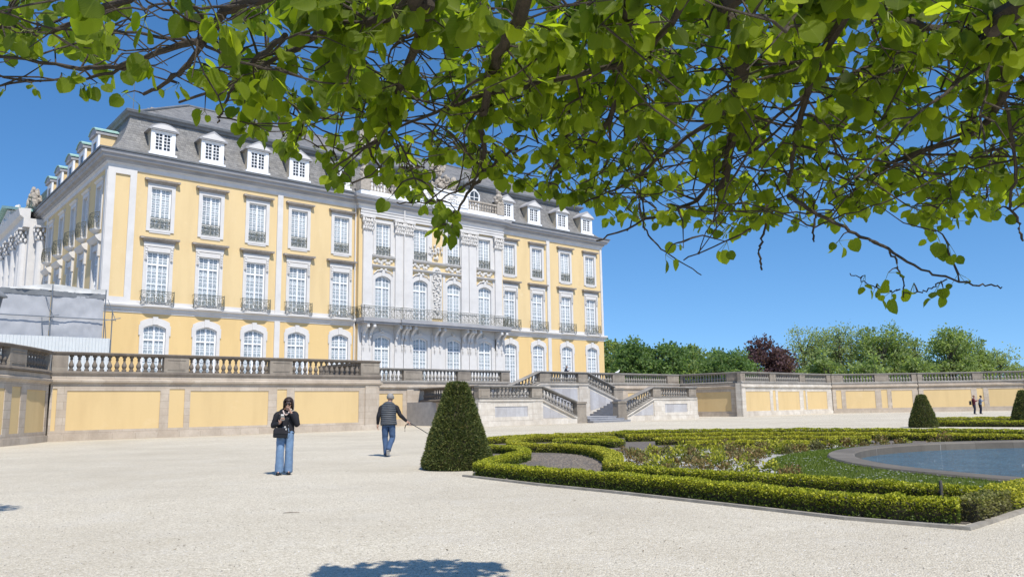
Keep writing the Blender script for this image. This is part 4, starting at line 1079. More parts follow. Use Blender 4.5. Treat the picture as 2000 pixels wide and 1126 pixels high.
hedge('S-shaped box hedge winding round the bare soil bed', [(2.13, 15.1), (1.93, 15.8), (2.2, 17.7), (2.22, 19.8), (2.01, 21.6), (1.4, 22.95), (.4, 23.7), (0.0, 25.2), (-.06, 27.1), (.29, 29.1), (1.25, 29.7), (2.18, 29.4), (3.05, 28.9), (3.4, 27.5)], .36, .25, .04, 3000, 'box_leaf2', seed=8)
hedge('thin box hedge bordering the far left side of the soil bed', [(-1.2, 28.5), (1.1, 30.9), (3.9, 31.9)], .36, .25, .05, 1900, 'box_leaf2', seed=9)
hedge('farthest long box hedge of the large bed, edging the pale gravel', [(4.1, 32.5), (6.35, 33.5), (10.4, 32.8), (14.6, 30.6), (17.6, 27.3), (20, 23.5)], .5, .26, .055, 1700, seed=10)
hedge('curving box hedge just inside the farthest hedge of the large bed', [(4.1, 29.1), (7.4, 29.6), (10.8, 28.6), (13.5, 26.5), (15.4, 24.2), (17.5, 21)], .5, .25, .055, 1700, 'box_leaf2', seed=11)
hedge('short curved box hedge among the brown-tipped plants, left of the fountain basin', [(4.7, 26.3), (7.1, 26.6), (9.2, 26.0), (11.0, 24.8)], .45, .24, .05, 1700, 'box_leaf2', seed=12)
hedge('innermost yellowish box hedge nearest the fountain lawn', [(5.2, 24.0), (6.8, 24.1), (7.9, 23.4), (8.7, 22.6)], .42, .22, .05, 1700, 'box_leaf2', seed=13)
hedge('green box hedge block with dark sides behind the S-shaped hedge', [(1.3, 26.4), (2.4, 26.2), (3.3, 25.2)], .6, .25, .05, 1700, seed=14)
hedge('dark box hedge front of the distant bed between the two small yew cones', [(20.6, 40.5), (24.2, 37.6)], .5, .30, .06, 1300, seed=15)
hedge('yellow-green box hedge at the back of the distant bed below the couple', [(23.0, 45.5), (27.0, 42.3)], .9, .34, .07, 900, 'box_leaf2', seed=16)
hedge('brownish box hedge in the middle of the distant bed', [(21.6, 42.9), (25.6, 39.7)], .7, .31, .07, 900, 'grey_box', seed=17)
rs = np.random.RandomState(77); n = 260
P = np.stack([-7+14*rs.rand(n), 6.8+16*rs.rand(n)**1.4, np.full(n, .012)], 1); P = P[~((P[:,0] > 4.9-(P[:,1]-8.75)*.76) & (P[:,1] > 8.2))]
V, F = cards(P, np.tile([[1., 0, .0]], (len(P),1)), .05, rs, .3, 2.0); V[:,2] = .006+.3*np.abs(V[:,2]-.012)
stuff(tag(pts_mesh('leaf_litter', V, F, simple('dry_litter', (.16, .12, .07), .9, .5, 40)), 'tiny dry leaf and twig bits scattered over the gravel', 'litter'))
# kerb of the bed
kb = MB(); kb.sweep([(-1.0, 15.8), (.42, 13.8), (1.5, 12.5), (2.8, 10.75), (3.8, 9.35), (4.72, 8.5), (5.5, 9.2), (6.5, 10.1), (9.5, 12.7)], [(-.04, -.05), (-.04, .035), (.04, .035), (.05, -.05)], closed_prof=True)
M['kerb'] = simple('kerb_stone', (.27, .245, .205), .9, .35, 4, .2)
kb.build('kerb', M['kerb']); struct(bpy.data.objects['kerb'])
# beds
def soil_mat(name, a, b, c, sc_=9):
    t = NT(name); t.set(Roughness=.95); n1 = t.noise(sc_, 8, .75); n2 = t.noise(sc_*6, 4)
    t.color(t.mix(t.math('MULTIPLY', n2, .5), t.ramp(n1, [(.3, a), (.5, b), (.75, c)]), b)); t.bump(n1, .9, .08); return t.m
def sheet(name, pts, z, mat):
    m_ = MB(); m_.poly([(x, y, z) for x, y in pts]); return struct(m_.build(name, mat))
arc_ = [(13.7+8.0*math.cos(math.radians(q)), 14.8+8.0*math.sin(math.radians(q))) for q in range(235, 30, -12)]
sheet('soil', [(-.8, 15.9), (.6, 14.0), (1.7, 12.7), (3.0, 10.9), (4.0, 9.5), (4.9, 8.85), (8.2, 11.7)]+arc_+[(20, 23.5), (17.6, 27.4), (14.6, 30.7), (10.4, 32.9), (6.3, 33.6), (3.9, 32), (1.1, 31), (-1.3, 28.5), (-1.1, 22)], .008, soil_mat('garden_soil', (.075, .062, .05), (.15, .128, .108), (.24, .21, .18)))
sheet('pebble_bed', [(2.2, 14.3), (3.1, 12.8), (4.6, 11.0), (6.0, 10.4), (5.9, 14), (6.2, 18), (7.4, 20.8), (9.6, 23.2), (10.4, 24.4), (7.5, 24.3), (4.4, 23.2), (2.7, 21.6), (2.5, 20), (2.5, 17), (2.25, 15.2)], .016, soil_mat('white_pebbles', (.22, .22, .19), (.42, .41, .38), (.66, .65, .62), 5))
# soil clods
rs = np.random.RandomState(5); n = 2600
px_ = -.6+2.6*rs.rand(n); py_ = 14.6+7.5*rs.rand(n)
V = []; F = []
b5 = np.array([(1,0,0),(0,1,0),(-1,0,0),(0,-1,0),(0,0,.8)])
rad = .012+.03*rs.rand(n)**2
for i in range(n):
    if px_[i] < (22.5-py_[i])*.0-.2+(.8 if py_[i] > 17 else 0)*(py_[i]<19.5): continue
    V.append(b5*rad[i]*(.7+.6*rs.rand(5,1))+np.array([px_[i], py_[i], .008]))
k = len(V); V = np.concatenate(V); F = (np.arange(k)[:,None,None]*5+np.array([(0,1,4),(1,2,4),(2,3,4),(3,0,4)])[None]).reshape(-1,3)
stuff(tag(pts_mesh('soil_clods', V, F, simple('soil_clod', (.17, .145, .12), .95, .4, 20)), 'dry crumbly clods on the bare soil bed beside the yew cone', 'soil'))
# little ailing box plants on the white pebbles
def small_plant(seed, r, mat):
    rs = np.random.RandomState(seed); n = 230
    v = rs.randn(n,3); v /= np.linalg.norm(v, axis=1, keepdims=True); v[:,2] = np.abs(v[:,2])
    P = v*r*np.array([1,1,1.15])*(.55+.5*rs.rand(n,1)); V, F = cards(P, v, .05, rs, .6)
    return V, F, mat
sp_ = [small_plant(40+i, .15+.03*(i % 3), ('dry_leaf', 'box_leaf2', 'dry_leaf', 'grey_box')[i % 4]) for i in range(6)]
spm = []
rs = np.random.RandomState(8)
spots = []
while len(spots) < 74:
    x, y = 2.6+6.2*rs.rand(), 13.2+12.5*rs.rand()
    if math.hypot(x-13.7, y-14.8) < 8.85: continue
    if x < 2.75+(.0 if y < 22 else 1.2): continue
    if y < 14.6 and x+ (y-13.75)*.75 < 2.9: continue
    if y > 22.6 and x > 4.2: continue
    if any(math.hypot(x-a, y-b) < .36 for a, b in spots): continue
    spots.append((x, y))
for k in range(26):    # a straggling row along the far rim of the basin
    a = math.radians(95+58*k/25); spots.append((13.7+9.2*math.cos(a)+rs.uniform(-.3,.3), 14.8+9.2*math.sin(a)+rs.uniform(-.3,.3)))
plab = {'dry_leaf': 'small brown dried-out box plant standing in the white pebble bed', 'box_leaf2': 'small yellow-green box plant standing in the white pebble bed', 'grey_box': 'small grey-brown half-dead box plant standing in the white pebble bed'}
for i, (x, y) in enumerate(spots):
    V, F, mt = sp_[i % 6]
    if i < 6: o = pts_mesh('box_plant', V, F, M[mt], None, (x, y, .02)); spm.append(o)
    else: o = spm[i % 6].copy(); COL.objects.link(o); o.location = (x, y, .02)
    o.rotation_euler.z = rs.rand()*6; s_ = .75+.6*rs.rand(); o.scale = (s_, s_, s_*(.8+.5*rs.rand()))
    tag(o, plab[mt], 'plant', 'small box plants on the white pebbles, '+mt.replace('_leaf', '').replace('2', '').replace('_', ' ')+' kind')
# lawn ring round the basin with daisies
RO, RI = 7.4, 6.85
lawn = MB(); nn = 96; V = []; F = []
for k in range(nn+1):
    a = 2*PI*k/nn; ro_ = 8.65
    V += [(BC[0]+(RO-.05)*math.cos(a), BC[1]+(RO-.05)*math.sin(a), .165), (BC[0]+ro_*math.cos(a), BC[1]+ro_*math.sin(a), .03)]
lawn.add(V, [(2*k, 2*k+1, 2*k+3, 2*k+2) for k in range(nn)])
struct(lawn.build('lawn', soil_mat('lawn_ground', (.06, .085, .016), (.10, .135, .026), (.14, .17, .04), 7)))
rs = np.random.RandomState(11); n = 36000
a = math.radians(120)+math.radians(150)*rs.rand(n); r = RO+.02+1.22*rs.rand(n)
P = np.stack([BC[0]+r*np.cos(a), BC[1]+r*np.sin(a), .03+.13*np.clip((RO+1.25-r)/1.25, 0, 1)], 1)
up = np.tile(np.array([[0,0,1.]]), (n,1)); V, F = cards(P, up, .055, rs, .16, .55)
stuff(tag(pts_mesh('grass', V, F, leafmat('grass_blade', [(0, (.085, .125, .018)), (.6, (.145, .195, .028)), (1, (.23, .27, .055))], .4)), 'short green lawn grass around the round fountain basin', 'grass'))
n = 220; a = np.concatenate([math.radians(150)+math.radians(105)*rs.rand(n//2)]+[math.radians(160+90*rs.rand())+.04*rs.randn(15) for _ in range(14)]); n = len(a)
r = RO+.15+1.0*rs.rand(n); P = np.stack([BC[0]+r*np.cos(a), BC[1]+r*np.sin(a), .085+.13*np.clip((RO+1.25-r)/1.25, 0, 1)+.02*rs.rand(n)], 1)
hx = np.array([(math.cos(k*PI/3), math.sin(k*PI/3), 0) for k in range(6)])*.014
V = (P[:,None,:]+hx[None]*(.6+.7*rs.rand(n,1,1))).reshape(-1,3); F = np.arange(6*n).reshape(-1,6)
stuff(tag(pts_mesh('daisies', V, F, simple('daisy_white', (.8, .8, .78), .8, .03)), 'white daisies scattered over the lawn ring by the basin', 'flowers'))
# fountain basin
FB = thing('fountain_basin', 'round fountain basin with low dark stone rim and blue rippled water at the right', 'fountain basin', (BC[0], BC[1], 0))
def circ(r): return [(r*math.cos(-2*PI*k/72), r*math.sin(-2*PI*k/72)) for k in range(72)]
m_ = MB(); m_.sweep(circ(RI), [(-.0, -.35), (0, .2), (.04, .24)], closed=True) if False else None
pr_ = [(0, -.4), (0, .175), (-.03, .2), (-.52, .205), (-.55, .17), (-.55, 0)]
m_ = MB(); m_.sweep(circ(RI), [(a_, b_) for a_, b_ in pr_], closed=True); fb_ = m_.build('rim', M['rim'], FB)
jm = MB()
for k in range(30):
    a_ = 2*PI*k/30+.05
    c_, s_ = math.cos(a_), math.sin(a_)
    P0 = [(RI-.004, .0), (RI-.004, .177), (RI+.1, .204), (RO-.02, .209)]
    for q in range(3):
        (r0, z0), (r1, z1) = P0[q], P0[q+1]; w_ = .007
        jm.add([(r0*c_+w_*s_, r0*s_-w_*c_, z0+.002), (r0*c_-w_*s_, r0*s_+w_*c_, z0+.002), (r1*c_-w_*s_, r1*s_+w_*c_, z1+.002), (r1*c_+w_*s_, r1*s_-w_*c_, z1+.002)], [(0,1,2,3)])
jm.build('joints', simple('lime_joint', (.36, .35, .33), .9, .2, 5), fb_)
t = NT('pond_water'); t.set(Roughness=.04); t.b.inputs['Specular IOR Level'].default_value = .5
t.color(t.ramp(t.noise(1.2, 3), [(.3, (.05, .13, .20)), (.7, (.09, .20, .28))]))
wv = t.noise(2.2, 4, .6, stretch=(1, 2.6, 1)); wv2 = t.noise(8, 3, .5, stretch=(1, 2.2, 1)); t.bump(t.math('ADD', wv, t.math('MULTIPLY', wv2, .6)), 1., .5)
M['water'] = t.m
m_ = MB(); m_.poly([(x*1.001, y*1.001, .02) for x, y in circ(RI)][::-1]); wo = m_.build('water', M['water'], None, (BC[0], BC[1], 0)); struct(wo)
# yew cones
def yew(label, loc, prof, n, size, seed):
    rs = np.random.RandomState(seed); root = thing('yew_cone', label, 'topiary', (loc[0], loc[1], 0), 0, 'clipped yew cones')
    zz = np.array([p[1] for p in prof]); rr = np.array([p[0] for p in prof])
    seg = np.hypot(np.diff(zz), np.diff(rr)); wgt = seg*(rr[1:]+rr[:-1])/2+1e-9; cum = np.concatenate([[0], np.cumsum(wgt)]); u = rs.rand(n)*cum[-1]
    i = np.clip(np.searchsorted(cum, u)-1, 0, len(seg)-1); f = (u-cum[i])/wgt[i]
    z = zz[i]+(zz[i+1]-zz[i])*f; r = rr[i]+(rr[i+1]-rr[i])*f; a = rs.rand(n)*2*PI
    nz = -(rr[i+1]-rr[i])/seg[i]; nrr = (zz[i+1]-zz[i])/seg[i]
    lump = np.array([noise.noise(Vector((float(math.cos(q)*2.5), float(math.sin(q)*2.5), float(w_)*3+seed))) for q, w_ in zip(a, z)])
    r = r*(1+.05*lump)-.04*rs.rand(n)
    P = np.stack([r*np.cos(a), r*np.sin(a), z], 1); N = np.stack([np.cos(a)*nrr, np.sin(a)*nrr, nz+.25], 1)
    V, F = cards(P, N, size, rs, .32, .8); pts_mesh('foliage', V, F, M['yew_leaf'], root)
    m_ = MB(); m_.lathe([(max(.02, r_-.06), z_) for r_, z_ in prof], 24); m_.build('twigs', M['twigs'], root)
    m_ = MB(); m_.tube([(0, 0, 0), (0, 0, .3)], .07, 8); m_.build('trunk', M['twigs'], root)
    return root
yp = [(.70, .03), (.765, .07), (.77, .16), (.70, .42), (.58, .8), (.475, 1.12), (.32, 1.55), (.222, 1.84), (.2, 1.865), (.02, 1.87)]
yew('large dark clipped yew cone with flat top at the left end of the hedges', (-1.27, 17.8), yp, 30000, .065, 2)
yew('smaller yew cone rising behind the far hedges, left of the couple', (20.1, 39.2), [(r*.84, z*.83) for r, z in yp], 9000, .085, 3)
yew('yew cone cut off by the right edge of the photo', (25.0, 39.0), [(r*.84, z*.9) for r, z in yp], 9000, .085, 4)
po = thing('post', 'small dark wooden post stuck in the second hedge near the right', 'post', (5.42, 10.28, 0))
m_ = MB(); m_.lathe([(.02, 0), (.022, .31), (.016, .33)], 8); m_.build('stake', simple('weathered_wood', (.09, .085, .075), .9, .3, 20), po)

# ------------------------------------------------------------------ park trees beyond the terrace
M['bark_far'] = simple('far_bark', (.075, .062, .05), .95, .3, 1.5)
M['tree_dark'] = leafmat('dark_tree_leaf', [(0, (.075, .13, .05)), (.5, (.145, .225, .08)), (1, (.235, .32, .115))], .5)
M['tree_mid'] = leafmat('mid_tree_leaf', [(0, (.15, .195, .08)), (.5, (.235, .30, .12)), (1, (.32, .39, .155))], .55)
M['tree_pale'] = leafmat('pale_tree_leaf', [(0, (.18, .23, .11)), (.5, (.28, .34, .15)), (1, (.37, .42, .20))], .5)
M['beech_leaf'] = leafmat('copper_beech_leaf', [(0, (.06, .033, .04)), (.5, (.125, .07, .078)), (1, (.21, .13, .13))], .4)
def tree(name, label, loc, H, Wd, mat, seed, ncl=70, per=60, leaf=.5, low=.18, open_=.0, group='trees of the park beyond the terrace'):
    rs = np.random.RandomState(seed); rnd = random.Random(seed)
    root = thing(name, label, 'tree', (loc[0], loc[1], 0), 0, group)
    br = MB(); hub = Vector((0, 0, H*.22)); br.tube([(0,0,-.2), (0,0,H*.05), (.05*H*.1,0,H*.15), tuple(hub)], [H*.032, H*.025, H*.022, H*.02], 8)
    zc, hz, hw = H*(1+low)/2, H*(1-low)/2, Wd/2
    C = []
    while len(C) < ncl:
        v = rs.randn(3); v /= np.linalg.norm(v); q = rs.rand()**(1/2.6)
        shape = 1+(.1 if mat == 'beech_leaf' else .28)*noise.noise(Vector((v[0]*1.7, v[1]*1.7, v[2]*1.7+seed)))
        p = v*q*shape*np.array([hw, hw, hz]); 
        if p[2] < 0 and rs.rand() < .15: continue
        C.append(Vector((p[0], p[1], zc+p[2])))
    C.sort(key=lambda c: c.z)
    forks = [Vector((rnd.uniform(-.25,.25)*Wd, rnd.uniform(-.25,.25)*Wd, H*rnd.uniform(.38,.62))) for _ in range(8)]
    for f in forks:
        m1 = hub.lerp(f, .5)+Vector((f.x*.1, f.y*.1, -H*.02)); br.tube([hub, m1, f], [H*.013, H*.010, H*.007], 5, False)
    for c in C:
        f = min(forks, key=lambda q: (q-c).length+(2 if q.z > c.z else 0)); mid = f.lerp(c, .55)+Vector((rnd.uniform(-.3,.3), rnd.uniform(-.3,.3), .25))
        br.tube([f, mid, c], [H*.006, H*.004, H*.0015], 4, False)
    br.build('trunk', M['bark_far'], root)
    Ps = []; Ns = []
    for c in C:
        k = int(per*(.6+.8*rs.rand())*(1-open_*max(0, (c.z-H*.6)/(H*.4)))); v = rs.randn(k,3)
        rad_ = (.062*Wd+.03*H)*(.7+.6*rs.rand())
        off = v*rad_*np.array([.62,.62,.42]); Ps.append(np.array(c)[None]+off); Ns.append(off/(np.linalg.norm(off, axis=1, keepdims=True)+1e-6)+np.array([0,0,.5]))
    V, F = cards(np.concatenate(Ps), np.concatenate(Ns), leaf, rs, .75, 1.2)
    pts_mesh('crown', V, F, M[mat], root)
    return root
def far(px, ytop, D):
    """ground spot and height of a tree seen at this bearing"""
    d_ = _f*1 + _xr*((px-1000)/FPX) + _ur*((563-ytop)/FPX); k = D/d_.y
    return (d_.x*k, D), CAMH+d_.z*k
TL = [ # bearing, top, distance, crown width, kind
 (1196, 664, 165, 11, 'tree_mid', 'mid-green broad tree at the right corner of the palace'),
 (1236, 662, 150, 7.5, 'tree_dark', 'dark green upright tree, first of the two dark crowns right of the palace'),
 (1287, 660, 150, 9.5, 'tree_dark', 'darkest and tallest round-headed tree between the palace and the purple beech'),
 (1342, 674, 170, 9, 'tree_mid', 'thin-topped greyish green tree between the dark tree and the bright green one'),
 (1385, 684, 180, 9, 'tree_mid', 'small mid-green tree behind the bright green one'),
 (1418, 680, 150, 10.5, 'tree_dark', 'low fresh green broad tree left of the purple beech'),
 (1494, 655, 160, 9.2, 'beech_leaf', 'dark purple copper beech with a rounded crown'),
 (1578, 631, 192, 11.5, 'tree_pale', 'tall pale green airy tree touching the purple beech'),
 (1612, 633, 190, 12, 'tree_pale', 'tall airy tree right behind the second panel of the projecting wall'),
 (1655, 632, 185, 11, 'tree_pale', 'tall fan-headed pale tree in the middle of the airy row'),
 (1716, 637, 180, 12.5, 'tree_mid', 'full olive-green tree right of the fan-headed pale tree'),
 (1768, 640, 185, 9, 'tree_pale', 'slender airy tree ending the row, with bare limbs on its right side'),
 (1850, 641, 175, 13.5, 'tree_mid', 'broad flat-topped tree standing apart on the right'),
 (1905, 683, 175, 6, 'tree_mid', 'small leaning side tree on the right flank of the flat-topped tree'),
 (1948, 674, 180, 8.5, 'tree_pale', 'small conical grey-green tree at the far right'),
 (1996, 714, 190, 7, 'tree_pale', 'low bushy tree touching the right edge of the photo')]
for i, (px, yt, D, wd, mt, lab) in enumerate(TL):
    loc, H = far(px, yt, D)
    pale = mt == 'tree_pale'
    tree('copper_beech' if mt == 'beech_leaf' else 'park_tree', lab, loc, H*.97, wd*1.06, mt, 100+i, ncl=120 if not pale else 105, per=90 if not pale else 60, leaf=.5 if not pale else .42, low=.12, open_=.35 if pale else .1)
for i, (px, yt, D, wd, mt, lab) in enumerate([(1600, 690, 165, 10, 'tree_mid', 'low yellow-green bush at the foot of the airy trees'), (1690, 695, 165, 12, 'tree_mid', 'low olive bush under the full olive tree'), (1530, 695, 168, 8, 'tree_dark', 'low dark bush between the purple beech and the airy trees'), (1795, 700, 168, 8, 'tree_mid', 'low bush filling the gap left of the flat-topped tree')]):
    loc, H = far(px, yt, D); tree('park_bush', lab, loc, H, wd, mt, 140+i, ncl=55, per=60, leaf=.6, low=.05, group='bushes under the park trees')
# ------------------------------------------------------------------ the linden whose low crown hangs overhead
CAMP = Vector((0, 0, CAMH))
def at(px, py, y):
    d_ = _f + _xr*((px-1000)/FPX) + _ur*((563-py)/FPX); return CAMP + d_*(y/d_.y)
LT = thing('linden_tree', 'linden tree whose young leaves and low branches hang across the top of the photo', 'tree', (2.9, -.5, 0))
LO = Vector((2.9, -.5, 0))
M['bark'] = simple('linden_bark', (.06, .048, .036), .9, .45, 14, .5)
rnd = random.Random(31); rs = np.random.RandomState(31)
limbs = []
def limb(pts, r0, r1, sub_=6):
    """pts = (px,py,depth) or Vector"""
    P = [p if isinstance(p, Vector) else at(*p) for p in pts]; Q = []
    for i in range(len(P)-1):
        p0, p1, p2, p3 = P[max(i-1,0)], P[i], P[i+1], P[min(i+2, len(P)-1)]
        for k in range(sub_):
            t_ = k/sub_; q = .5*((2*p1)+(p2-p0)*t_+(2*p0-5*p1+4*p2-p3)*t_*t_+(3*p1-p0-3*p2+p3)*t_**3)
            Q.append(q+Vector((rnd.uniform(-1,1), rnd.uniform(-1,1), rnd.uniform(-1,1)))*.006)
    Q.append(P[-1]); n_ = len(Q); limbs.append((Q, [.82*(r0+(r1-r0)*(i/(n_-1))**.7)*rnd.uniform(.9, 1.12) for i in range(n_)])); return Q
# lower outline of the crown
YB = [(-140, 190), (0, 205), (100, 205), (170, 205), (230, 180), (300, 175), (360, 205), (430, 265), (520, 295), (600, 350), (660, 385), (710, 335), (770, 380), (830, 440), (870, 470), (915, 440), (945, 345), (1000, 395), (1060, 405), (1130, 430), (1200, 462), (1260, 485), (1330, 450), (1410, 500), (1500, 470), (1560, 490), (1640, 480), (1700, 430), (1760, 450), (1830, 488), (1860, 475), (1940, 440), (2000, 430), (2140, 430)]
def yb(px): return float(np.interp(px, [p[0] for p in YB], [p[1] for p in YB]))

HUB = Vector((2.75, -.3, 2.75))
for pts, r0, r1 in [
 ([HUB, Vector((2.2, .6, 3.0)), (1500, -60, 2.0), (1458, 60, 2.2), (1440, 200, 2.55), (1425, 300, 2.8), (1405, 380, 3.0)], .05, .016),
 ([HUB, (2150, -80, 1.7), (1975, 50, 2.1), (1880, 95, 2.4), (1760, 130, 2.6), (1690, 160, 2.8)], .045, .01),
 ([(1985, 30, 2.1), (1960, 180, 2.4), (1900, 260, 2.7), (1740, 320, 3.0), (1640, 400, 3.2)], .02, .008),
 ([HUB, Vector((1.6, .8, 3.1)), (1600, -50, 2.0), (1720, 22, 2.1), (1790, 48, 2.2), (1960, 88, 2.3), (2080, 120, 2.4)], .03, .008),
 ([HUB, Vector((1.0, .7, 3.2)), (880, -110, 1.8), (835, 20, 2.0), (800, 120, 2.3), (770, 200, 2.6), (735, 290, 2.9)], .045, .008),
 ([(880, -110, 1.8), (760, 30, 2.1), (640, 60, 2.3), (545, 110, 2.5), (440, 170, 2.8), (350, 200, 3.0)], .022, .006),
 ([(640, -80, 1.9), (520, -10, 2.1), (440, 22, 2.2), (400, 75, 2.3), (340, 92, 2.35), (230, 130, 2.5), (110, 127, 2.6), (-70, 98, 2.7)], .026, .006),
 ([(440, 22, 2.2), (380, 110, 2.4), (340, 150, 2.5), (281, 184, 2.6)], .013, .007),
 ([(250, 130, 2.5), (180, 152, 2.55), (100, 158, 2.6), (-40, 172, 2.7)], .008, .004),
 ([(300, -20, 2.2), (190, 20, 2.3), (100, 62, 2.4), (40, 60, 2.5), (-60, 30, 2.6)], .014, .006),
 ([(560, 70, 2.3), (480, 130, 2.6), (445, 190, 2.8), (430, 225, 2.9), (425, 240, 2.9)], .012, .004),
 ([(1060, -90, 1.7), (1010, 40, 2.0), (960, 140, 2.3), (940, 250, 2.7), (945, 330, 3.0), (905, 390, 3.1), (882, 445, 3.1)], .03, .004),
 ([(1010, 290, 2.8), (950, 330, 2.9), (900, 370, 3.0), (840, 395, 3.0), (775, 395, 3.0)], .008, .003),
 ([(740, 200, 2.7), (720, 285, 2.8), (750, 335, 2.9), (764, 376, 2.9)], .007, .004),
 ([(1240, -80, 1.8), (1225, 60, 2.1), (1210, 170, 2.5), (1160, 280, 2.9), (1080, 330, 3.1)], .026, .006),
 ([(1425, 300, 2.8), (1360, 390, 3.0), (1260, 430, 3.1), (1165, 470, 3.2)], .012, .004),
 ([(1440, 200, 2.55), (1300, 300, 2.8), (1220, 360, 3.0), (1130, 400, 3.1)], .012, .004),
 ([(1250, 400, 3.0), (1262, 450, 3.1), (1300, 492, 3.1), (1370, 537, 3.1)], .006, .0025),
 ([(1520, 420, 3.1), (1430, 464, 3.1), (1335, 508, 3.1)], .006, .003),
 ([(1500, 380, 3.0), (1492, 450, 3.0), (1482, 490, 3.0), (1488, 527, 3.0)], .007, .005),
 ([(1540, 380, 2.8), (1600, 420, 2.8), (1650, 445, 2.8), (1720, 480, 2.8), (1800, 525, 2.8), (1870, 548, 2.8), (1925, 557, 2.8), (1957, 560, 2.8)], .011, .003),
 ([(1700, 468, 2.8), (1735, 488, 2.8), (1752, 520, 2.8), (1764, 552, 2.8), (1766, 581, 2.8)], .0065, .003),
 ([(1768, 573, 2.8), (1800, 570, 2.8), (1825, 560, 2.8), (1850, 545, 2.8)], .003, .003),
 ([(1757, 566, 2.8), (1725, 567, 2.8), (1690, 550, 2.8), (1660, 533, 2.8)], .003, .0022),
 ([(1960, 180, 2.4), (1985, 330, 2.6), (1970, 395, 2.7), (1990, 430, 2.7), (1998, 470, 2.7)], .008, .005),
 ([(1590, 390, 2.9), (1590, 430, 2.9), (1590, 472, 2.9)], .006, .005),
 ([(1380, -80, 1.8), (1260, 100, 2.2), (1060, 160, 2.4), (900, 200, 2.6), (760, 260, 2.8), (650, 330, 2.9)], .016, .004),
 ([(1700, -60, 1.9), (1600, 120, 2.3), (1560, 240, 2.6), (1540, 360, 2.9)], .022, .008),
 ([HUB, Vector((1.2, .2, 3.4)), Vector((0, 0.8, 3.6)), Vector((-1.6, 1.2, 3.5)), Vector((-3.0, 1.8, 3.3))], .05, .012),
 ([HUB, Vector((2.0, .8, 3.6)), Vector((1.2, 2.2, 4.0)), Vector((.7, 3.4, 4.1)), Vector((.55, 4.1, 4.2))], .035, .01),
 ([Vector((-1.6, 1.2, 3.5)), (250, -120, 2.2), (300, -20, 2.2)], .02, .014),
 ([HUB, Vector((3.3, 1.0, 3.3)), Vector((3.4, 2.4, 3.2))], .04, .01)]: limb(pts, r0, r1)
# secondary branches threading the crown between the limbs
base_l = list(limbs)
for q in range(210):
    Q, R = rnd.choice(base_l); k = rnd.randrange(3, len(Q)-1); s_ = Q[k]
    if s_.y < 1.2 or R[k] > .022: continue
    d_ = (Q[k+1]-Q[k]).normalized(); sd0 = Vector((rnd.uniform(-1,1), rnd.uniform(-.5,.7), rnd.uniform(-.35,.45))).normalized()
    d_ = (d_*.5+sd0).normalized(); L_ = rnd.uniform(.35, 1.0); P0 = [s_]; p = s_.copy()
    ok = True
    for j in range(4):
        d_ = (d_+Vector((rnd.uniform(-.35,.35), rnd.uniform(-.25,.25), rnd.uniform(-.28,.28)))).normalized(); p = p+d_*L_/4; P0.append(p.copy())
        v_ = p-CAMP; zc = v_.dot(_f)
        if zc < 1.5 or 563-FPX*v_.dot(_ur)/zc > yb(1000+FPX*v_.dot(_xr)/zc)-30: ok = False
    if ok: limb(P0, min(.0075, R[k]*.7+.001), .0028, 3)
# trunk
tb = MB(); tb.tube([LO-LO+Vector((0,0,-.1)), Vector((0,0,.5)), Vector((-.03,.05,1.4)), Vector((-.1,.12,2.2)), HUB-LO], [.22,.17,.15,.14,.10], 12)
tb.build('trunk', M['bark'], LT, smooth=True)
bm_ = MB()
for Q, R in limbs: bm_.tube([q-LO for q in Q], R, 7)
nodes = [q for Q, R in limbs for q in Q[3:]]
CL = []
def add_cl(p, k, s): CL.append((p, k, s))
tries = 0
while len(CL) < 1560 and tries < 60000:
    tries += 1
    px = rnd.uniform(-140, 2140); b_ = yb(px)-36; py = rnd.uniform(-70, b_)
    dens = .13 if px < 420 else (.32 if px < 640 else (.7 if px < 1050 else .8))
    if 1550 < px and py > 330: dens *= .8
    if px < 420 and py > 60: dens *= .62
    # open gaps between the branches
    g_ = noise.noise(Vector((px/95., py/75., 3.3)))
    if g_ < -.22: dens *= .16
    elif g_ < -.08: dens *= .5
    if rnd.random() > dens: continue
    f_ = min(1, max(0, py/430)); dep = 2.15+1.1*f_+rnd.uniform(-.3, .8)
    if rnd.random() < .18: dep = rnd.uniform(3.0, 4.2)
    add_cl(at(px, py, dep), rnd.choice((3,4,5,5,6,7)), rnd.uniform(.92, 1.1)*(1.12-.34*f_))
for px, py, k in ((40,60,4),(60,170,3),(10,185,3),(120,150,2),(165,175,5),(190,170,3),(245,190,3),(350,170,3),(400,225,3),(690,370,3),(650,355,3),(845,455,6),(870,450,6),(895,425,3),(860,405,3),(815,370,4),(930,320,4),(765,390,2),(1300,505,2),(1335,492,2),(1420,480,3),(1690,545,2),(1712,562,5),(1742,575,3),(1735,540,2),(1785,560,3),(1838,556,2),(1842,570,3),(1872,542,3),(1638,478,4),(1850,478,3),(1825,455,4),(1945,420,4)):
    add_cl(at(px, py-8, 2.8 if px > 1500 else 2.6), k, .8)
nvis = len(CL)
for q in range(100):     # the crown above the frame
    x, y = rnd.uniform(-3.9, 4.6), rnd.uniform(.1, 3.5); z = rnd.uniform(2.9, 4.3)
    if y+.62*z > 6.15 or (z-CAMH)/max(y,.1) < .56: continue
    add_cl(Vector((x, y, z)), 6, 1.8)
for q in range(170):      # the shoot of the crown that shades the gravel at the foot of the photo
    a_ = rnd.uniform(0, 6.28); r_ = math.sqrt(rnd.random()); add_cl(Vector((.50+.8*r_*math.cos(a_), 4.14+.42*r_*math.sin(a_), 4.3+rnd.uniform(-.2,.25))), 8, 2.0)
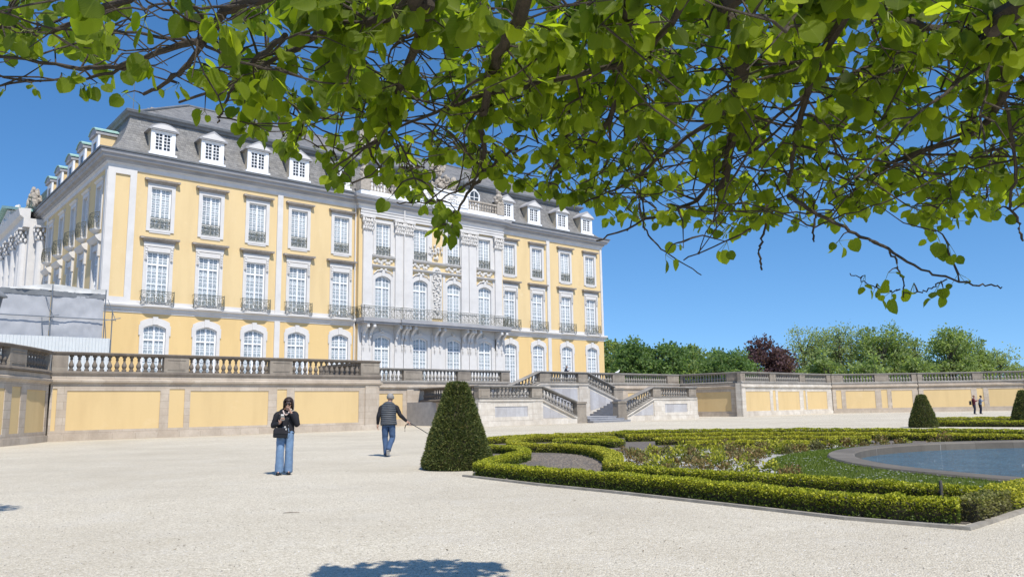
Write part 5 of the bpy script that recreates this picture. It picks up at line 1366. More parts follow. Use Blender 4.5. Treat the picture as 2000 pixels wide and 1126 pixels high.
# connect every cluster to the wood
NP = np.array([tuple(q) for q in nodes]); 
order = sorted(range(len(CL)), key=lambda i: float(np.min(np.sum((NP-np.array(CL[i][0]))**2, 1))))
NL = [tuple(q) for q in nodes]; arr = np.zeros((len(NL)+len(CL)*3, 3)); arr[:len(NL)] = NL; cnt = len(NL)
ends = [None]*len(CL)
for i in order:
    c = CL[i][0]; d2 = np.sum((arr[:cnt]-np.array(c))**2, 1); j = int(np.argmin(d2)); s_ = Vector(arr[j]); L_ = (c-s_).length
    m1 = s_.lerp(c, .5)+Vector((rnd.uniform(-.12,.12)*L_, rnd.uniform(-.12,.12)*L_, .14*L_))
    if L_ > .42 and i < nvis: ends[i] = 'skip'; continue
    r_ = .0022+.0035*min(1, L_/.5)
    bm_.tube([s_-LO, s_.lerp(m1, .5)-LO+Vector((0,0,.02*L_)), m1-LO, c-LO], [r_*1.5, r_*1.25, r_, .0016], 4, False)
    if L_ > .16:
        arr[cnt] = m1; cnt += 1
    arr[cnt] = s_.lerp(c, .85); cnt += 1
    ends[i] = (c-s_).normalized() if L_ > 1e-4 else Vector((0,0,-1))
# fine bare twigs filling the gaps
for q in range(850):
    j = rnd.randrange(cnt); s_ = Vector(arr[j]); d_ = Vector((rnd.uniform(-1,1), rnd.uniform(-.6,.6), rnd.uniform(-.5,.6))).normalized(); L_ = rnd.uniform(.1, .34)
    e_ = s_+d_*L_
    q_ = e_-CAMP+Vector((0,0,-.03)); zc = q_.dot(_f)
    if zc < 1.4: continue
    if 563-FPX*q_.dot(_ur)/zc > yb(1000+FPX*q_.dot(_xr)/zc)-25: continue
    bm_.tube([s_-LO, s_+d_*L_*.5+Vector((0,0,rnd.uniform(-.04,.04)))-LO, e_-LO], [.0035, .0026, .0014], 4, False)
# leaves: heart-shaped blade folded along its midrib
leafV = [(u, 0, 0) for u in (0,.10,.36,.66,.88,1.04)]
side = [(-.08,.15),(.04,.40),(.34,.53),(.66,.475),(.88,.26)]
base = leafV + [(u, w_, 0) for u, w_ in side] + [(u, -w_, 0) for u, w_ in side]
base = np.array(base); 
TRI = []
mid = list(range(6)); lft = list(range(6, 11)); rgt = list(range(11, 16))
for sdl, fl in ((lft, 1), (rgt, 0)):
    q = [(mid[0], mid[1], sdl[1], sdl[0]), (mid[1], mid[2], sdl[2], sdl[1]), (mid[2], mid[3], sdl[3], sdl[2]), (mid[3], mid[4], sdl[4], sdl[3])]
    for f4 in q: TRI.append(f4 if fl else f4[::-1])
    t3 = (mid[4], mid[5], sdl[4], sdl[4]); TRI.append(t3 if fl else t3[::-1])
LV, pet = [], MB()
for i, (c, k, s_) in enumerate(CL):
    if ends[i] == 'skip': continue
    dirn = ends[i] or Vector((0,0,-1))
    for q in range(k):
        out = Vector((rnd.uniform(-1,1), rnd.uniform(-1,1), rnd.uniform(-.5,.5)))
        b0_ = c - dirn*rnd.uniform(0, .05) + out*.018
        ax = (out*.75+dirn*.25+Vector((0,0,-rnd.uniform(.25,1.15)))).normalized()
        p_ = b0_+ax*.022+Vector((0,0,-.008))
        if i < nvis: pet.tube([c-LO, p_-LO], [.0011, .0009], 3, False)
        nv = (Vector((rnd.uniform(-1,1), rnd.uniform(-1,.6), rnd.uniform(-.2,1.2)))).normalized(); nv = (nv-ax*nv.dot(ax)).normalized(); sd_ = ax.cross(nv)
        size = rnd.choice((.028,.034,.04,.045,.05,.056,.062))*s_*rnd.uniform(.85,1.1)
        fold = rnd.uniform(.05,.5); curl = rnd.uniform(.0,.35)
        w_ = base[:,1]*(1+.1*(rs.rand(16)-.5)); u = base[:,0]+.05*(rs.rand(16)-.5)*(base[:,1] != 0)
        zz = np.abs(w_)*fold - curl*u*u*.45 + .03*np.sin(u*9+w_*7)
        V = np.outer(u, ax)+np.outer(w_, sd_)+np.outer(zz, nv)
        LV.append(np.array(p_-LO)[None]+V*size)
nL = len(LV); V = np.concatenate(LV); T4 = np.array(TRI); F = (np.arange(nL)[:,None,None]*16+T4[None]).reshape(-1,4)
bm_.build('branches', M['bark'], LT)
pet.build('leaf_stalks', simple('leaf_stalk', (.16, .20, .04), .6, .2, 5), LT)
t = NT('linden_leaf'); t.set(Roughness=.45); t.b.inputs['Specular IOR Level'].default_value = .25
g_ = t.n.new('ShaderNodeNewGeometry')
col = t.ramp(g_.outputs['Random Per Island'], [(0, (.058, .09, .010)), (.45, (.11, .155, .014)), (.85, (.17, .225, .019)), (1, (.27, .33, .03))])
at_ = t.n.new('ShaderNodeAttribute'); at_.attribute_name = 'blade'; sv = t.n.new('ShaderNodeSeparateXYZ'); t.l.new(at_.outputs['Vector'], sv.inputs[0])
aw = t.math('ABSOLUTE', sv.outputs[1]); ph_ = t.math('MULTIPLY', t.math('SUBTRACT', sv.outputs[0], t.math('MULTIPLY', aw, .75)), 46.)
vs_ = t.math('POWER', t.math('ABSOLUTE', t.math('SINE', ph_)), 5.); md = t.math('LESS_THAN', aw, .022); vein = t.math('MAXIMUM', vs_, md)
col = t.mix(t.math('MULTIPLY', vein, .38), col, (.19, .24, .05)); col = t.mix(t.math('MULTIPLY', t.noise(30, 4, .7), .35), col, (.05, .075, .012)); t.bump(vein, .5, .004)
t.color(col)
tr = t.n.new('ShaderNodeBsdfTranslucent'); mx = t.n.new('ShaderNodeMixShader'); mx.inputs[0].default_value = .6
t.l.new(t.mix(1., col, (2.95, 2.95, .85), 'MULTIPLY'), tr.inputs['Color'])
t.l.new(t.b.outputs[0], mx.inputs[1]); t.l.new(tr.outputs[0], mx.inputs[2]); t.l.new(mx.outputs[0], t.out.inputs['Surface'])
M['linden_leaf'] = t.m
# degenerate quads at the leaf tip are triangles: build through the plain constructor
me = bpy.data.meshes.new('foliage'); Fl = [tuple(dict.fromkeys(f)) for f in F.tolist()]
me.from_pydata(V.tolist(), [], Fl); me.materials.append(M['linden_leaf']); me.polygons.foreach_set('use_smooth', [True]*len(me.polygons)); me.update()
ba = me.attributes.new('blade', 'FLOAT_VECTOR', 'POINT'); ba.data.foreach_set('vector', np.tile(base.astype(np.float32), (nL, 1)).ravel())
mkobj('foliage', me, LT)

# the next linden of the row stands out of frame on the left; its shade reaches the gravel at the left edge
rs = np.random.RandomState(91)
L2 = thing('linden_tree', 'linden just beyond the left edge, known only by its shade on the gravel', 'tree', (-7.6, 7.3, 0))
m_ = MB(); m_.tube([(0,0,-.1), (.03,0,1.5), (.05,.05,4.0), (.6,.1,5.6)], [.17,.13,.11,.06], 10)
for k in range(9): a_ = k*.7; m_.tube([(.6,.1,5.6), (1.1+.4*math.cos(a_), .2+.4*math.sin(a_), 6.1), (1.5+.8*math.cos(a_), .25+.5*math.sin(a_), 6.5)], [.05,.03,.012], 5)
m_.build('trunk', M['bark'], L2)
n = 1500; v = rs.randn(n,3); v /= np.linalg.norm(v, axis=1, keepdims=True); P = v*(.45+.55*rs.rand(n,1))*np.array([[1.0,.6,.65]])+np.array([[1.5,.25,6.5]])
V, F = cards(P, v+np.array([[0,0,-.4]]), .1, rs, .85, 1.2); pts_mesh('foliage', V, F, M['linden_leaf'], L2)
# ------------------------------------------------------------------ people
def skin(name, V, Eg, R, mat, parent, extra=None, lv=2):
    """one continuous surface grown round a skeleton; extra(bm) may add joined details"""
    me = bpy.data.meshes.new(name); me.from_pydata([tuple(v) for v in V], Eg, []); 
    o = bpy.data.objects.new(name, me); COL.objects.link(o)
    bm = bmesh.new(); bm.from_mesh(me); ly = bm.verts.layers.skin.verify(); bm.verts.ensure_lookup_table()
    for i, v in enumerate(bm.verts):
        r = R[i]; v[ly].radius = r if hasattr(r, '__len__') else (r, r); v[ly].use_root = (i == 0)
    bm.to_mesh(me); bm.free()
    m1 = o.modifiers.new('skin', 'SKIN'); m1.use_smooth_shade = True; m1.branch_smoothing = .4
    m2 = o.modifiers.new('sub', 'SUBSURF'); m2.levels = lv; m2.render_levels = lv
    dg = bpy.context.evaluated_depsgraph_get(); dg.update()
    nm = bpy.data.meshes.new_from_object(o.evaluated_get(dg)); bpy.data.objects.remove(o)
    if extra:
        bm = bmesh.new(); bm.from_mesh(nm); extra(bm); bm.to_mesh(nm); bm.free()
    nm.materials.clear(); nm.materials.append(mat)
    nm.polygons.foreach_set('use_smooth', [True]*len(nm.polygons)); nm.name = name
    return mkobj(name, nm, parent)
M['skin'] = simple('skin', (.50, .30, .215), .55, .08, 12)
M['denim'] = simple('light_blue_denim', (.15, .235, .36), .85, .28, 9, .1)
M['denim_dark'] = simple('dark_blue_denim', (.055, .095, .175), .85, .25, 9, .1)
M['black_cloth'] = simple('black_cloth', (.018, .018, .022), .8, .3, 8, .1)
M['hair_dark'] = simple('dark_brown_hair', (.03, .018, .014), .5, .4, 30, stretch=(1, 1, .2))
M['hair_grey'] = simple('grey_hair', (.24, .23, .215), .6, .2, 30)
M['leather'] = simple('black_leather', (.012, .012, .013), .4, .2, 8)
M['shoe_grey'] = simple('grey_trainer', (.16, .16, .17), .7, .3, 20)
M['sole'] = simple('pale_sole', (.5, .49, .47), .8, .1, 10)
t = NT('quilted_vest'); t.set(Roughness=.55)
sp = t.n.new('ShaderNodeSeparateXYZ'); t.l.new(t.co.outputs['Object'], sp.inputs[0])
wq = t.math('ABSOLUTE', t.math('SINE', t.math('MULTIPLY', sp.outputs[2], PI/.052)))
t.color(t.mix(t.ramp(t.noise(6), [(.3, (0,0,0)), (.7, (1,1,1))]), (.055, .065, .08), (.085, .095, .11))); t.bump(wq, 1., .035); M['vest'] = t.m

def finger_chain(V, E_, R, wrist_i, palm, dirn, side, curl, s=1.0):
    """palm + four fingers of unequal length and a thumb, each its own chain"""
    palm = Vector(palm); dirn = Vector(dirn).normalized(); side = Vector(side).normalized(); curl = Vector(curl).normalized()
    pi_ = len(V); V.append(palm+dirn*.045*s); R.append((.034*s, .022*s)); E_.append((wrist_i, pi_))
    ki = len(V); V.append(palm+dirn*.085*s); R.append((.036*s, .017*s)); E_.append((pi_, ki))
    for off, ln in ((-.03, .062), (-.01, .075), (.011, .07), (.031, .054)):
        b = palm+dirn*.105*s+side*off*s
        i0 = len(V); V += [b, b+(dirn*.55+curl*.55).normalized()*ln*.5*s, b+(dirn*.55+curl*.55).normalized()*ln*.5*s+(dirn*.15+curl).normalized()*ln*.45*s]; R += [.0105*s, .0092*s, .008*s]
        E_ += [(ki, i0), (i0, i0+1), (i0+1, i0+2)]
    b = palm+dirn*.04*s-side*.042*s; i0 = len(V); V += [b, b+(dirn*.7-side*.35+curl*.3)*.045*s]; R += [.012*s, .010*s]; E_ += [(pi_, i0), (i0, i0+1)]

def figure(label, loc, yaw, J, h, mats, group=None, hands=None, feet=None):
    """J = joints in metres (x to the figure's own left when seen from the viewer's side, y depth, z up)"""
    root = thing('person', label, 'person', loc, yaw, group)
    V, E_, R = [], [], []
    def add(p, r, parent_=None):
        V.append(Vector(p)); R.append(r)
        if parent_ is not None: E_.append((parent_, len(V)-1))
        return len(V)-1
    pel = add(J['pelvis'], (.145*h, .105*h)); sp_ = add(Vector(J['pelvis']).lerp(Vector(J['chest']), .5), (.125*h, .095*h), pel); ch = add(J['chest'], (.15*h, .105*h), sp_)
    nb = add(J['neck'], (.058*h, .058*h), ch); hd0 = add(Vector(J['head'])+Vector((0, 0, -.085*h)), (.062*h, .07*h), nb); hd1 = add(J['head'], (.074*h, .09*h), hd0); hd2 = add(Vector(J['head'])+Vector((0, .01, .075*h)), (.062*h, .075*h), hd1)
    for sd_ in ('l', 'r'):
        s = add(J['sh_'+sd_], .058*h, ch); m_ = add(Vector(J['sh_'+sd_]).lerp(Vector(J['el_'+sd_]), .5), .047*h, s); e = add(J['el_'+sd_], .040*h, m_)
        f = add(Vector(J['el_'+sd_]).lerp(Vector(J['wr_'+sd_]), .4), .039*h, e); w_ = add(J['wr_'+sd_], .026*h, f)
        dirn, side, curl = hands[sd_]; finger_chain(V, E_, R, w_, J['wr_'+sd_], dirn, side, curl, h)
        hp = add(J['hip_'+sd_], .088*h, pel); th = add(Vector(J['hip_'+sd_]).lerp(Vector(J['kn_'+sd_]), .5), .072*h, hp); k = add(J['kn_'+sd_], .054*h, th)
        cf = add(Vector(J['kn_'+sd_]).lerp(Vector(J['an_'+sd_]), .35), .055*h, k); an = add(J['an_'+sd_], .036*h, cf); add(J['toe_'+sd_], (.036*h, .022*h), an)
    hdv = Vector(J['head']); fd = Vector(J['face']).normalized(); sx = fd.cross(Vector((0,0,1))).normalized()
    def face(bm):
        def ball(c, r, seg=8):
            m4 = Matrix.Translation(c) @ Matrix.Diagonal((*r, 1)); bmesh.ops.create_uvsphere(bm, u_segments=seg, v_segments=6, radius=1, matrix=m4)
        ball(hdv+fd*.098*h+Vector((0,0,-.015*h)), (.014*h, .016*h, .026*h)); ball(hdv+fd*.085*h+Vector((0,0,-.058*h)), (.026*h, .014*h, .009*h))
        for q in (-1, 1):
            ball(hdv+sx*q*.078*h+Vector((0,0,-.008*h)), (.013*h, .02*h, .032*h)); ball(hdv+fd*.083*h+sx*q*.031*h+Vector((0,0,.014*h)), (.014*h, .011*h, .009*h))
    skin('body', V, E_, R, mats['skin'], root, face)
    # clothes
    V2, E2, R2 = [], [], []
    def a2(p, r, q=None):
        V2.append(Vector(p)); R2.append(r)
        if q is not None: E2.append((q, len(V2)-1))
        return len(V2)-1
    return root, a2, V2, E2, R2
def loft(mb, rings, n=16, sub_=4):
    """smooth tube through elliptical rings (centre, rx, ry), the ring plane turned across the run"""
    C = [Vector(r[0]) for r in rings]; Q = []
    for i in range(len(rings)-1):
        i0, i1, i2, i3 = max(i-1, 0), i, i+1, min(i+2, len(rings)-1)
        for k in range(sub_):
            t_ = k/sub_; cr = lambda a, b_, c_, d_: .5*((2*b_)+(c_-a)*t_+(2*a-5*b_+4*c_-d_)*t_*t_+(3*b_-a-3*c_+d_)*t_**3)
            Q.append((cr(C[i0], C[i1], C[i2], C[i3]), cr(rings[i0][1], rings[i1][1], rings[i2][1], rings[i3][1]), cr(rings[i0][2], rings[i1][2], rings[i2][2], rings[i3][2])))
    Q.append((C[-1], rings[-1][1], rings[-1][2])); V = []; F = []; m = len(Q)
    for i, (c, rx, ry) in enumerate(Q):
        d_ = (Q[min(i+1, m-1)][0]-Q[max(i-1, 0)][0]); d_ = d_.normalized() if d_.length > 1e-6 else Vector((0,0,-1))
        ax = Vector((1,0,0)); ax = (ax-d_*ax.dot(d_)); ax = ax.normalized() if ax.length > .2 else Vector((0,1,0)); ay = d_.cross(ax).normalized()
        for k in range(n):
            t_ = 2*PI*k/n; w_ = 1+.025*math.sin(i*2.1+k*1.3)+.02*math.sin(i*.9-k*2.2)
            V.append(c+ax*rx*math.cos(t_)*w_+ay*ry*math.sin(t_)*w_)
    for i in range(m-1):
        for k in range(n): k2 = (k+1) % n; F.append((i*n+k, i*n+k2, (i+1)*n+k2, (i+1)*n+k))
    F += [tuple(range(n))[::-1], tuple((m-1)*n+k for k in range(n))]; mb.add(V, F)
def legs(root, J, h, mat, flare=.0, name='jeans', extra_r=.0):
    mb = MB(); P = Vector(J['pelvis'])
    loft(mb, [(P+Vector((0,0,.14*h)), .175*h, .125*h), (P+Vector((0,0,.06*h)), .19*h, .135*h), (P+Vector((0,0,-.03*h)), .195*h, .14*h), (P+Vector((0,.0,-.10*h)), .15*h, .12*h)])
    for sd_ in ('l', 'r'):
        H_, K_, A_ = (Vector(J[q+sd_]) for q in ('hip_', 'kn_', 'an_'))
        loft(mb, [(H_+Vector((0,0,.04)), .095*h, .115*h), (H_.lerp(K_, .3), .098*h, .108*h), (H_.lerp(K_, .7), .088*h+flare*.1, .092*h+flare*.1), (K_, .078*h+flare*.3, .082*h+flare*.3), (K_.lerp(A_, .5), .072*h+flare*.65, .078*h+flare*.7), (A_+Vector((0,0,-.035*h)), .068*h+flare, .078*h+flare*1.1)], 14)
    return mb.build(name, mat, root, smooth=True)
def top(root, J, h, mat, name='jacket', sleeves=True, hem=-.02, ex=.0, sl_ex=.0, neck=True):
    mb = MB(); P, C, Nk = Vector(J['pelvis']), Vector(J['chest']), Vector(J['neck']); hz = P+Vector((0,0,hem*h)); sh = (Vector(J['sh_l'])+Vector(J['sh_r']))/2; sw_ = abs(J['sh_r'][0]-J['sh_l'][0])/2
    loft(mb, [(hz, .205*h+ex, .145*h+ex), (P.lerp(C, .5), .195*h+ex, .135*h+ex), (C, .21*h+ex, .14*h+ex), (sh.lerp(C, .25), sw_*1.03+ex, .12*h+ex), (sh+Vector((0,0,.035*h)), sw_*.86+ex, .095*h+ex), (Nk.lerp(sh, .35), .105*h+ex, .08*h+ex)]+([(Nk, .072*h+ex*.5, .07*h+ex*.5)] if neck else []), 18)
    if sleeves:
        for sd_ in ('l', 'r'):
            S, E2, W2 = (Vector(J[q+sd_]) for q in ('sh_', 'el_', 'wr_')); o_ = (S-sh)*.12
            loft(mb, [(S-o_*3+Vector((0,0,.0)), .035*h, .04*h), (S-o_*1.2+Vector((0,0,-.012)), .058*h+sl_ex*.6, .066*h+sl_ex), (S.lerp(E2, .18), .066*h+sl_ex, .073*h+sl_ex), (S.lerp(E2, .4), .064*h+sl_ex, .07*h+sl_ex), (S.lerp(E2, .75), .058*h+sl_ex, .06*h+sl_ex), (E2, .056*h+sl_ex, .057*h+sl_ex), (E2.lerp(W2, .45), .05*h+sl_ex, .05*h+sl_ex), (E2.lerp(W2, .95), .039*h+sl_ex, .039*h+sl_ex)], 12)
    return mb.build(name, mat, root, smooth=True)
def shoes(root, J, h, mat, sole=None):
    for sd_ in ('l', 'r'):
        A_, T_ = Vector(J['an_'+sd_]), Vector(J['toe_'+sd_]); d_ = (T_-A_); 
        o = skin('shoe', [A_+Vector((0,0,-.02*h)), A_-d_*.22+Vector((0,0,-.045*h)), T_+Vector((0,0,-.0*h)), T_+d_*.22+Vector((0,0,-.005))], [(0,1),(0,2),(2,3)], [(.045*h,.045*h),(.04*h,.03*h),(.046*h,.034*h),(.04*h,.024*h)], mat, root, lv=1)
def hair_cap(root, J, h, mat, length=.0, fr=.25, seed=1):
    """hair as a shell round the skull; length drops it to the jaw at the sides and back"""
    c = Vector(J['head']); fd = Vector(J['face']).normalized(); sx = fd.cross(Vector((0,0,1))).normalized(); r_ = random.Random(seed)
    V, F = [], []; nu, nv = 22, 12
    for i in range(nv+1):
        for k in range(nu):
            a = 2*PI*k/nu; fr_ = math.cos(a)       # 1 = face side
            lim = (1.0 if fr_ > .55 else 2.05)+(.0 if fr_ > .55 else 0)
            th = lim*i/nv; x = math.sin(th)*math.sin(a); y = math.sin(th)*math.cos(a); z = math.cos(th)
            drop = 0
            if length and fr_ <= .55 and th > PI/2: drop = length*(th-PI/2)/(2.05-PI/2); x = math.sin(a)*1.02; y = math.cos(a)*1.02; z = 0
            q = 1+.05*math.sin(a*9+i)*(.4+i/nv)*.6
            V.append(c+sx*x*.096*h*q+fd*y*.112*h*q+Vector((0,0,(z*.108+.018)*h-drop)))
    for i in range(nv):
        for k in range(nu): k2 = (k+1) % nu; F.append((i*nu+k, i*nu+k2, (i+1)*nu+k2, (i+1)*nu+k))
    mb = MB(); mb.add(V, F); o = mb.build('hair', mat, root, smooth=True)
    sd_ = o.modifiers.new('thick', 'SOLIDIFY'); sd_.thickness = .02; sd_.offset = 0
    return o
P_ = {}
# woman looking at her phone -------------------------------------------------
h = 1.61/1.75
J = dict(pelvis=(0,0,.86), chest=(.01,.0,1.17), neck=(.02,-.01,1.36), head=(.045,-.05,1.475), face=(-.12,-1,-.3),
 sh_l=(-.165,0,1.28), el_l=(-.25,.02,1.02), wr_l=(-.12,-.22,1.07), sh_r=(.185,0,1.28), el_r=(.235,-.07,1.03), wr_r=(.105,-.2,1.29),
 hip_l=(-.085,0,.82), kn_l=(-.10,-.04,.46), an_l=(-.105,.02,.085), toe_l=(-.135,-.12,.03), hip_r=(.085,0,.82), kn_r=(.085,-.01,.46), an_r=(.075,.06,.085), toe_r=(.09,-.075,.03))
wl_ = (-4.83, 16.85, 0)
root, a2, V2, E2, R2 = figure('woman in black jacket and light blue jeans looking at her phone on the gravel', wl_, math.radians(16), J, h, dict(skin=M['skin']), None,
  dict(l=((.35,-.45,.65), (1,0,-.3), (.5,-.2,.4)), r=((-.45,-.15,.8), (.6,-.6,0), (-.6,.3,.3))))
legs(root, J, h, M['denim'], .03); top(root, J, h, M['black_cloth'], 'jacket', True, .0, ex=-.006, sl_ex=.006, neck=False); shoes(root, J, h, M['leather']); hair_cap(root, J, h*1.12, M['hair_dark'], .15, seed=2)
c = Vector(J['head']); fd = Vector(J['face']).normalized(); sx = fd.cross(Vector((0,0,1))).normalized(); up_ = sx.cross(fd)
mb = MB()
for q in (-1, 1):
    ctr = c+fd*.10*h+sx*q*.036*h+Vector((0,0,.012)); ring_ = [ctr+sx*.032*math.cos(2*PI*k/10)+up_*.026*math.sin(2*PI*k/10) for k in range(10)]; mb.add(ring_+[p+fd*.012 for p in ring_], [tuple(range(10)), tuple(range(10, 20))[::-1]]+[(k, (k+1) % 10, 10+(k+1) % 10, 10+k) for k in range(10)])
    mb.tube([ctr+sx*q*.03, c+sx*q*.085*h+Vector((0,0,.012))], .005, 4)
mb.build('sunglasses', M['leather'], root)
mb = MB(); mb.tube([(-.06,-.09,1.335),(-.04,-.125,1.27),(.0,-.14,1.235),(.045,-.125,1.27),(.08,-.09,1.335)], [.014,.018,.016,.018,.014], 6); mb.build('collar', simple('pale_scarf', (.50,.40,.36), .8, .1, 10), root, smooth=True)
mb = MB()
for k in range(4): mb.blob((.055,-.155+.004*k,1.16-.07*k), (.006,.004,.006))
mb.build('button', M['sole'], root)
RW = Matrix.Translation(wl_) @ Matrix.Rotation(math.radians(16), 4, 'Z')
def at_w(p): return RW @ Vector(p)
ph = thing('phone', 'dark smartphone held up by the woman in the black jacket', 'phone', at_w((-.06,-.29,1.13)), math.radians(16+10)); ph.rotation_euler = (math.radians(-28), 0, math.radians(26))
mb = MB(); mb.prism([(-.036,0),(-.03,-.006),(.03,-.006),(.036,0),(.036,.14),(.03,.146),(-.03,.146),(-.036,.14)], 'y', -.004, .004); mb.build('case', M['leather'], ph)
mb = MB(); mb.box(-.032,.032,.0045,.0055,.006,.136); mb.build('screen', M['pane_dark'], ph)
mb = MB(); mb.box(-.03,.03,-.006,-.0045,.11,.14); mb.build('camera_bar', M['sole'], ph)
bg = thing('handbag', 'black shoulder bag hanging at the hip of the woman in blue jeans', 'bag', at_w((-.09,-.17,.78)), math.radians(16))
mb = MB(); mb.prism([(-.16,-.0),(.13,-.02),(.15,.14),(.13,.19),(-.12,.2),(-.155,.16)], 'y', -.05, .05); o = mb.build('bag_body', M['leather'], bg); bv = o.modifiers.new('b', 'BEVEL'); bv.width = .02; bv.segments = 2
mb = MB(); mb.prism([(-.15,.09),(.14,.07),(.13,.195),(-.12,.205)], 'y', -.062, -.045); mb.build('flap', M['black_cloth'], bg)
mb = MB(); mb.tube([(.12,0,.18),(.14,.0,.3),(.17,.03,.48),(.2,.12,.555),(.17,.25,.54),(.1,.33,.42)], .009, 5); mb.build('strap', M['leather'], bg)
mb = MB(); mb.blob((.08,-.06,.21), (.02,.014,.02)); mb.blob((.10,-.06,.165), (.016,.012,.025)); mb.build('charm', M['sole'], bg)
# man with a dog lead, walking away ----------------------------------------------
h = 1.79/1.75
J = dict(pelvis=(0,0,.93), chest=(-.01,.02,1.27), neck=(.0,.04,1.49), head=(.04,.07,1.635), face=(.35,1,-.12),
 sh_l=(-.2,.0,1.40), el_l=(-.285,-.03,1.12), wr_l=(-.31,.06,.90), sh_r=(.2,.02,1.40), el_r=(.33,.02,1.14), wr_r=(.50,.14,.97),
 hip_l=(-.09,0,.90), kn_l=(-.10,.06,.50), an_l=(-.055,-.02,.095), toe_l=(-.045,.11,.035), hip_r=(.09,0,.90), kn_r=(.105,.05,.50), an_r=(.015,-.26,.22), toe_r=(.01,-.19,.07))
ml_ = (-3.56, 22.6, 0)
root, a2, V2, E2, R2 = figure('grey-haired man in dark quilted vest and blue jeans walking away with a lead', ml_, math.radians(4), J, h, dict(skin=M['skin']), None,
  dict(l=((-.05,.05,-1), (0,1,0), (.5,.2,-.4)), r=((.75,.4,-.45), (.2,.8,.3), (-.2,-.1,-.8))))
legs(root, J, h, M['denim_dark'], .004); top(root, J, h, M['black_cloth'], 'shirt', True, .06, ex=-.012); top(root, J, h, M['vest'], 'vest', False, -.06, ex=.022)
shoes(root, J, h, M['shoe_grey']); hair_cap(root, J, h*.95, M['hair_grey'], 0, seed=3)
mb = MB(); mb.tube([(-.06,.0,1.46),(0,-.045,1.47),(.07,.0,1.46),(.06,.09,1.45),(-.05,.09,1.45),(-.06,.0,1.46)], .03, 6); mb.build('collar', M['black_cloth'], root, smooth=True)
mb = MB(); mb.box(-.03, .05, -.30, -.285, .06, .2) if False else mb.prism([(-.31,.175),(-.285,.2),(-.19,.06),(-.205,.04)], 'x', -.03, .055); mb.build('shoe_sole', M['sole'], root)
RM = Matrix.Translation(ml_) @ Matrix.Rotation(math.radians(4), 4, 'Z')
hnd = RM @ Vector((.575,.18,.925))
dl = thing('dog_lead', 'thin dark dog lead running taut from the walking man\'s hand down behind the yew cone', 'lead', tuple(hnd))
mb = MB(); L0 = Vector(hnd); mb.tube([(0,0,0), Vector((.33,.0,-.19)), Vector((.66,.0,-.40)), Vector((1.0,.0,-.64)), Vector((1.35,.0,-.895))], .011, 5)
mb.build('cord', M['leather'], dl)
mb = MB(); mb.tube([(-.02,0,-.02), (-.1,-.02,-.06), (-.125,-.02,-.14), (-.125,-.02,-.24)], .013, 5); mb.build('loop', M['leather'], dl)
# distant people ---------------------------------------------------------------------
def stand(label, loc, yaw, h_, coat, trousers, hair, arms, lean=0, group=None):
    h = h_/1.75
    J = dict(pelvis=(0,0,.92*h), chest=(0,.02-lean,1.24*h), neck=(0,.0-lean,1.45*h), head=(0,-.05-lean*1.3,1.60*h), face=(0,-1,-.35), sh_l=(-.18*h,-lean,1.36*h), sh_r=(.18*h,-lean,1.36*h), hip_l=(-.09,0,.88*h), hip_r=(.09,0,.88*h), kn_l=(-.1,-.03,.48*h), kn_r=(.1,-.05,.48*h), an_l=(-.1,.04,.09), an_r=(.12,0,.09), toe_l=(-.11,-.1,.035), toe_r=(.13,-.14,.035), **arms)
    root, *_ = figure(label, loc, yaw, J, h, dict(skin=M['skin']), group, dict(l=((.1,-.6,.3), (1,0,0), (0,-.2,1)), r=((-.1,-.6,.3), (1,0,0), (0,-.2,1))))
    legs(root, J, h, trousers, .004, 'trousers'); top(root, J, h, coat, 'jacket', True, -.04); shoes(root, J, h, M['leather']); hair_cap(root, J, h, hair, .04, seed=5)
    return root
M['maroon'] = simple('maroon_jacket', (.12, .022, .03), .8, .3, 8); M['bluegrey'] = simple('blue_grey_hoodie', (.15, .19, .26), .85, .2, 8); M['navy'] = simple('navy_trousers', (.018, .022, .04), .85, .3, 8)
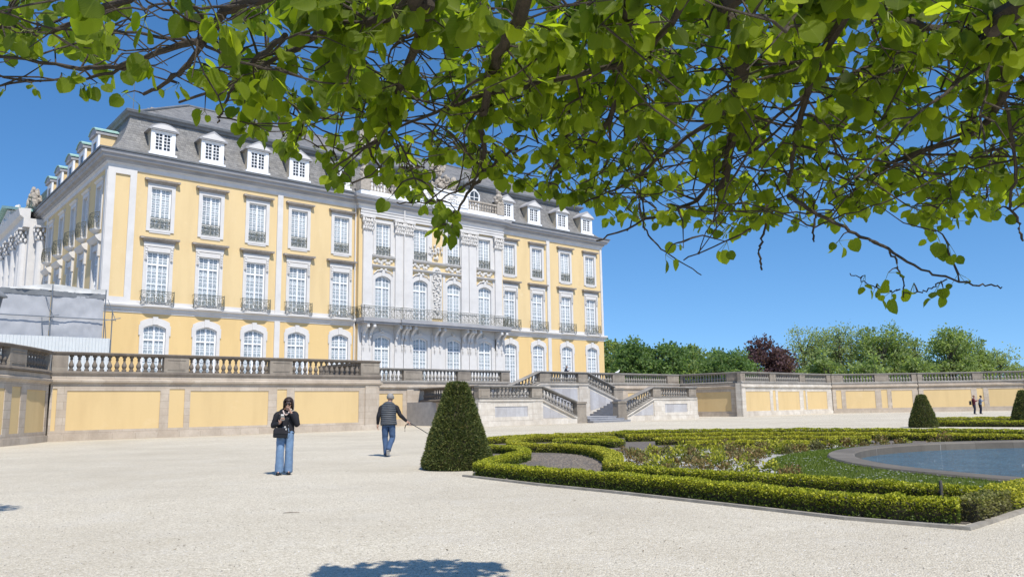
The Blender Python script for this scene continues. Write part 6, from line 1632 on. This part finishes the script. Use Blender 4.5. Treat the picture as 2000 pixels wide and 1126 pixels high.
arms_ = dict(el_l=(-.25,-.05,1.12), wr_l=(-.12,-.28,1.2), el_r=(.25,-.05,1.12), wr_r=(.12,-.28,1.2))
P1 = (40.6, 70.2, 0); P2 = (41.6, 71.0, 0)
stand('person in a maroon jacket and dark trousers standing before the far wall', P1, math.radians(70), 1.68, M['maroon'], M['navy'], simple('auburn_hair', (.2,.1,.05), .6, .3, 20), arms_)
stand('person in a blue-grey hoodie with dark hair beside the pale pilaster', P2, math.radians(78), 1.66, M['bluegrey'], M['navy'], M['hair_dark'], arms_, .06)
stand('man in dark suit half hidden behind the balustrade of the stair landing', tuple(W(5.2, 6.2, 3.06)), math.radians(75), 1.72, M['navy'], M['navy'], M['hair_grey'], arms_, .08)
bg2 = thing('shoulder_bag', 'dark bag on the back of the person in the maroon jacket', 'bag', (P1[0]-.2, P1[1]+.02, 1.0), math.radians(70))
mb = MB(); mb.prism([(-.16,-.16),(.14,-.18),(.17,.12),(.1,.17),(-.12,.17),(-.18,.1)], 'y', .02, .16); mb.build('bag_body', M['leather'], bg2)
mb = MB(); mb.tube([(-.1,.05,.16),(-.12,-.05,.36),(.0,-.12,.42),(.14,-.1,.2)], .012, 5); mb.build('strap', M['leather'], bg2)
# bird on a pier of the balustrade
bd = thing('bird', 'small white bird perched on the terrace balustrade right of the palace corner', 'bird', tuple(W(15.6, 9.45, 4.36)), math.radians(20))
skin('body', [(0,0,.12), (.1,0,.15), (.17,0,.22), (.2,0,.3), (.24,0,.31), (-.12,0,.1), (-.26,0,.06), (.02,.03,.02), (.02,-.03,.02)], [(0,1),(1,2),(2,3),(3,4),(0,5),(5,6),(0,7),(0,8)], [.09,.085,.06,.055,.02,.06,.03,.012,.012], M['trim_white'], bd)
# stick on the gravel
sk = thing('stick', 'short dry stick lying alone on the gravel in the left foreground', 'stick', (-2.94, 10.65, 0), .1)
mb = MB(); mb.tube([(-.11,0,.012), (-.02,.012,.014), (.1,-.006,.012)], [.004,.005,.003], 6); mb.build('twig', simple('dry_wood', (.13,.105,.08), .9, .3, 20), sk)
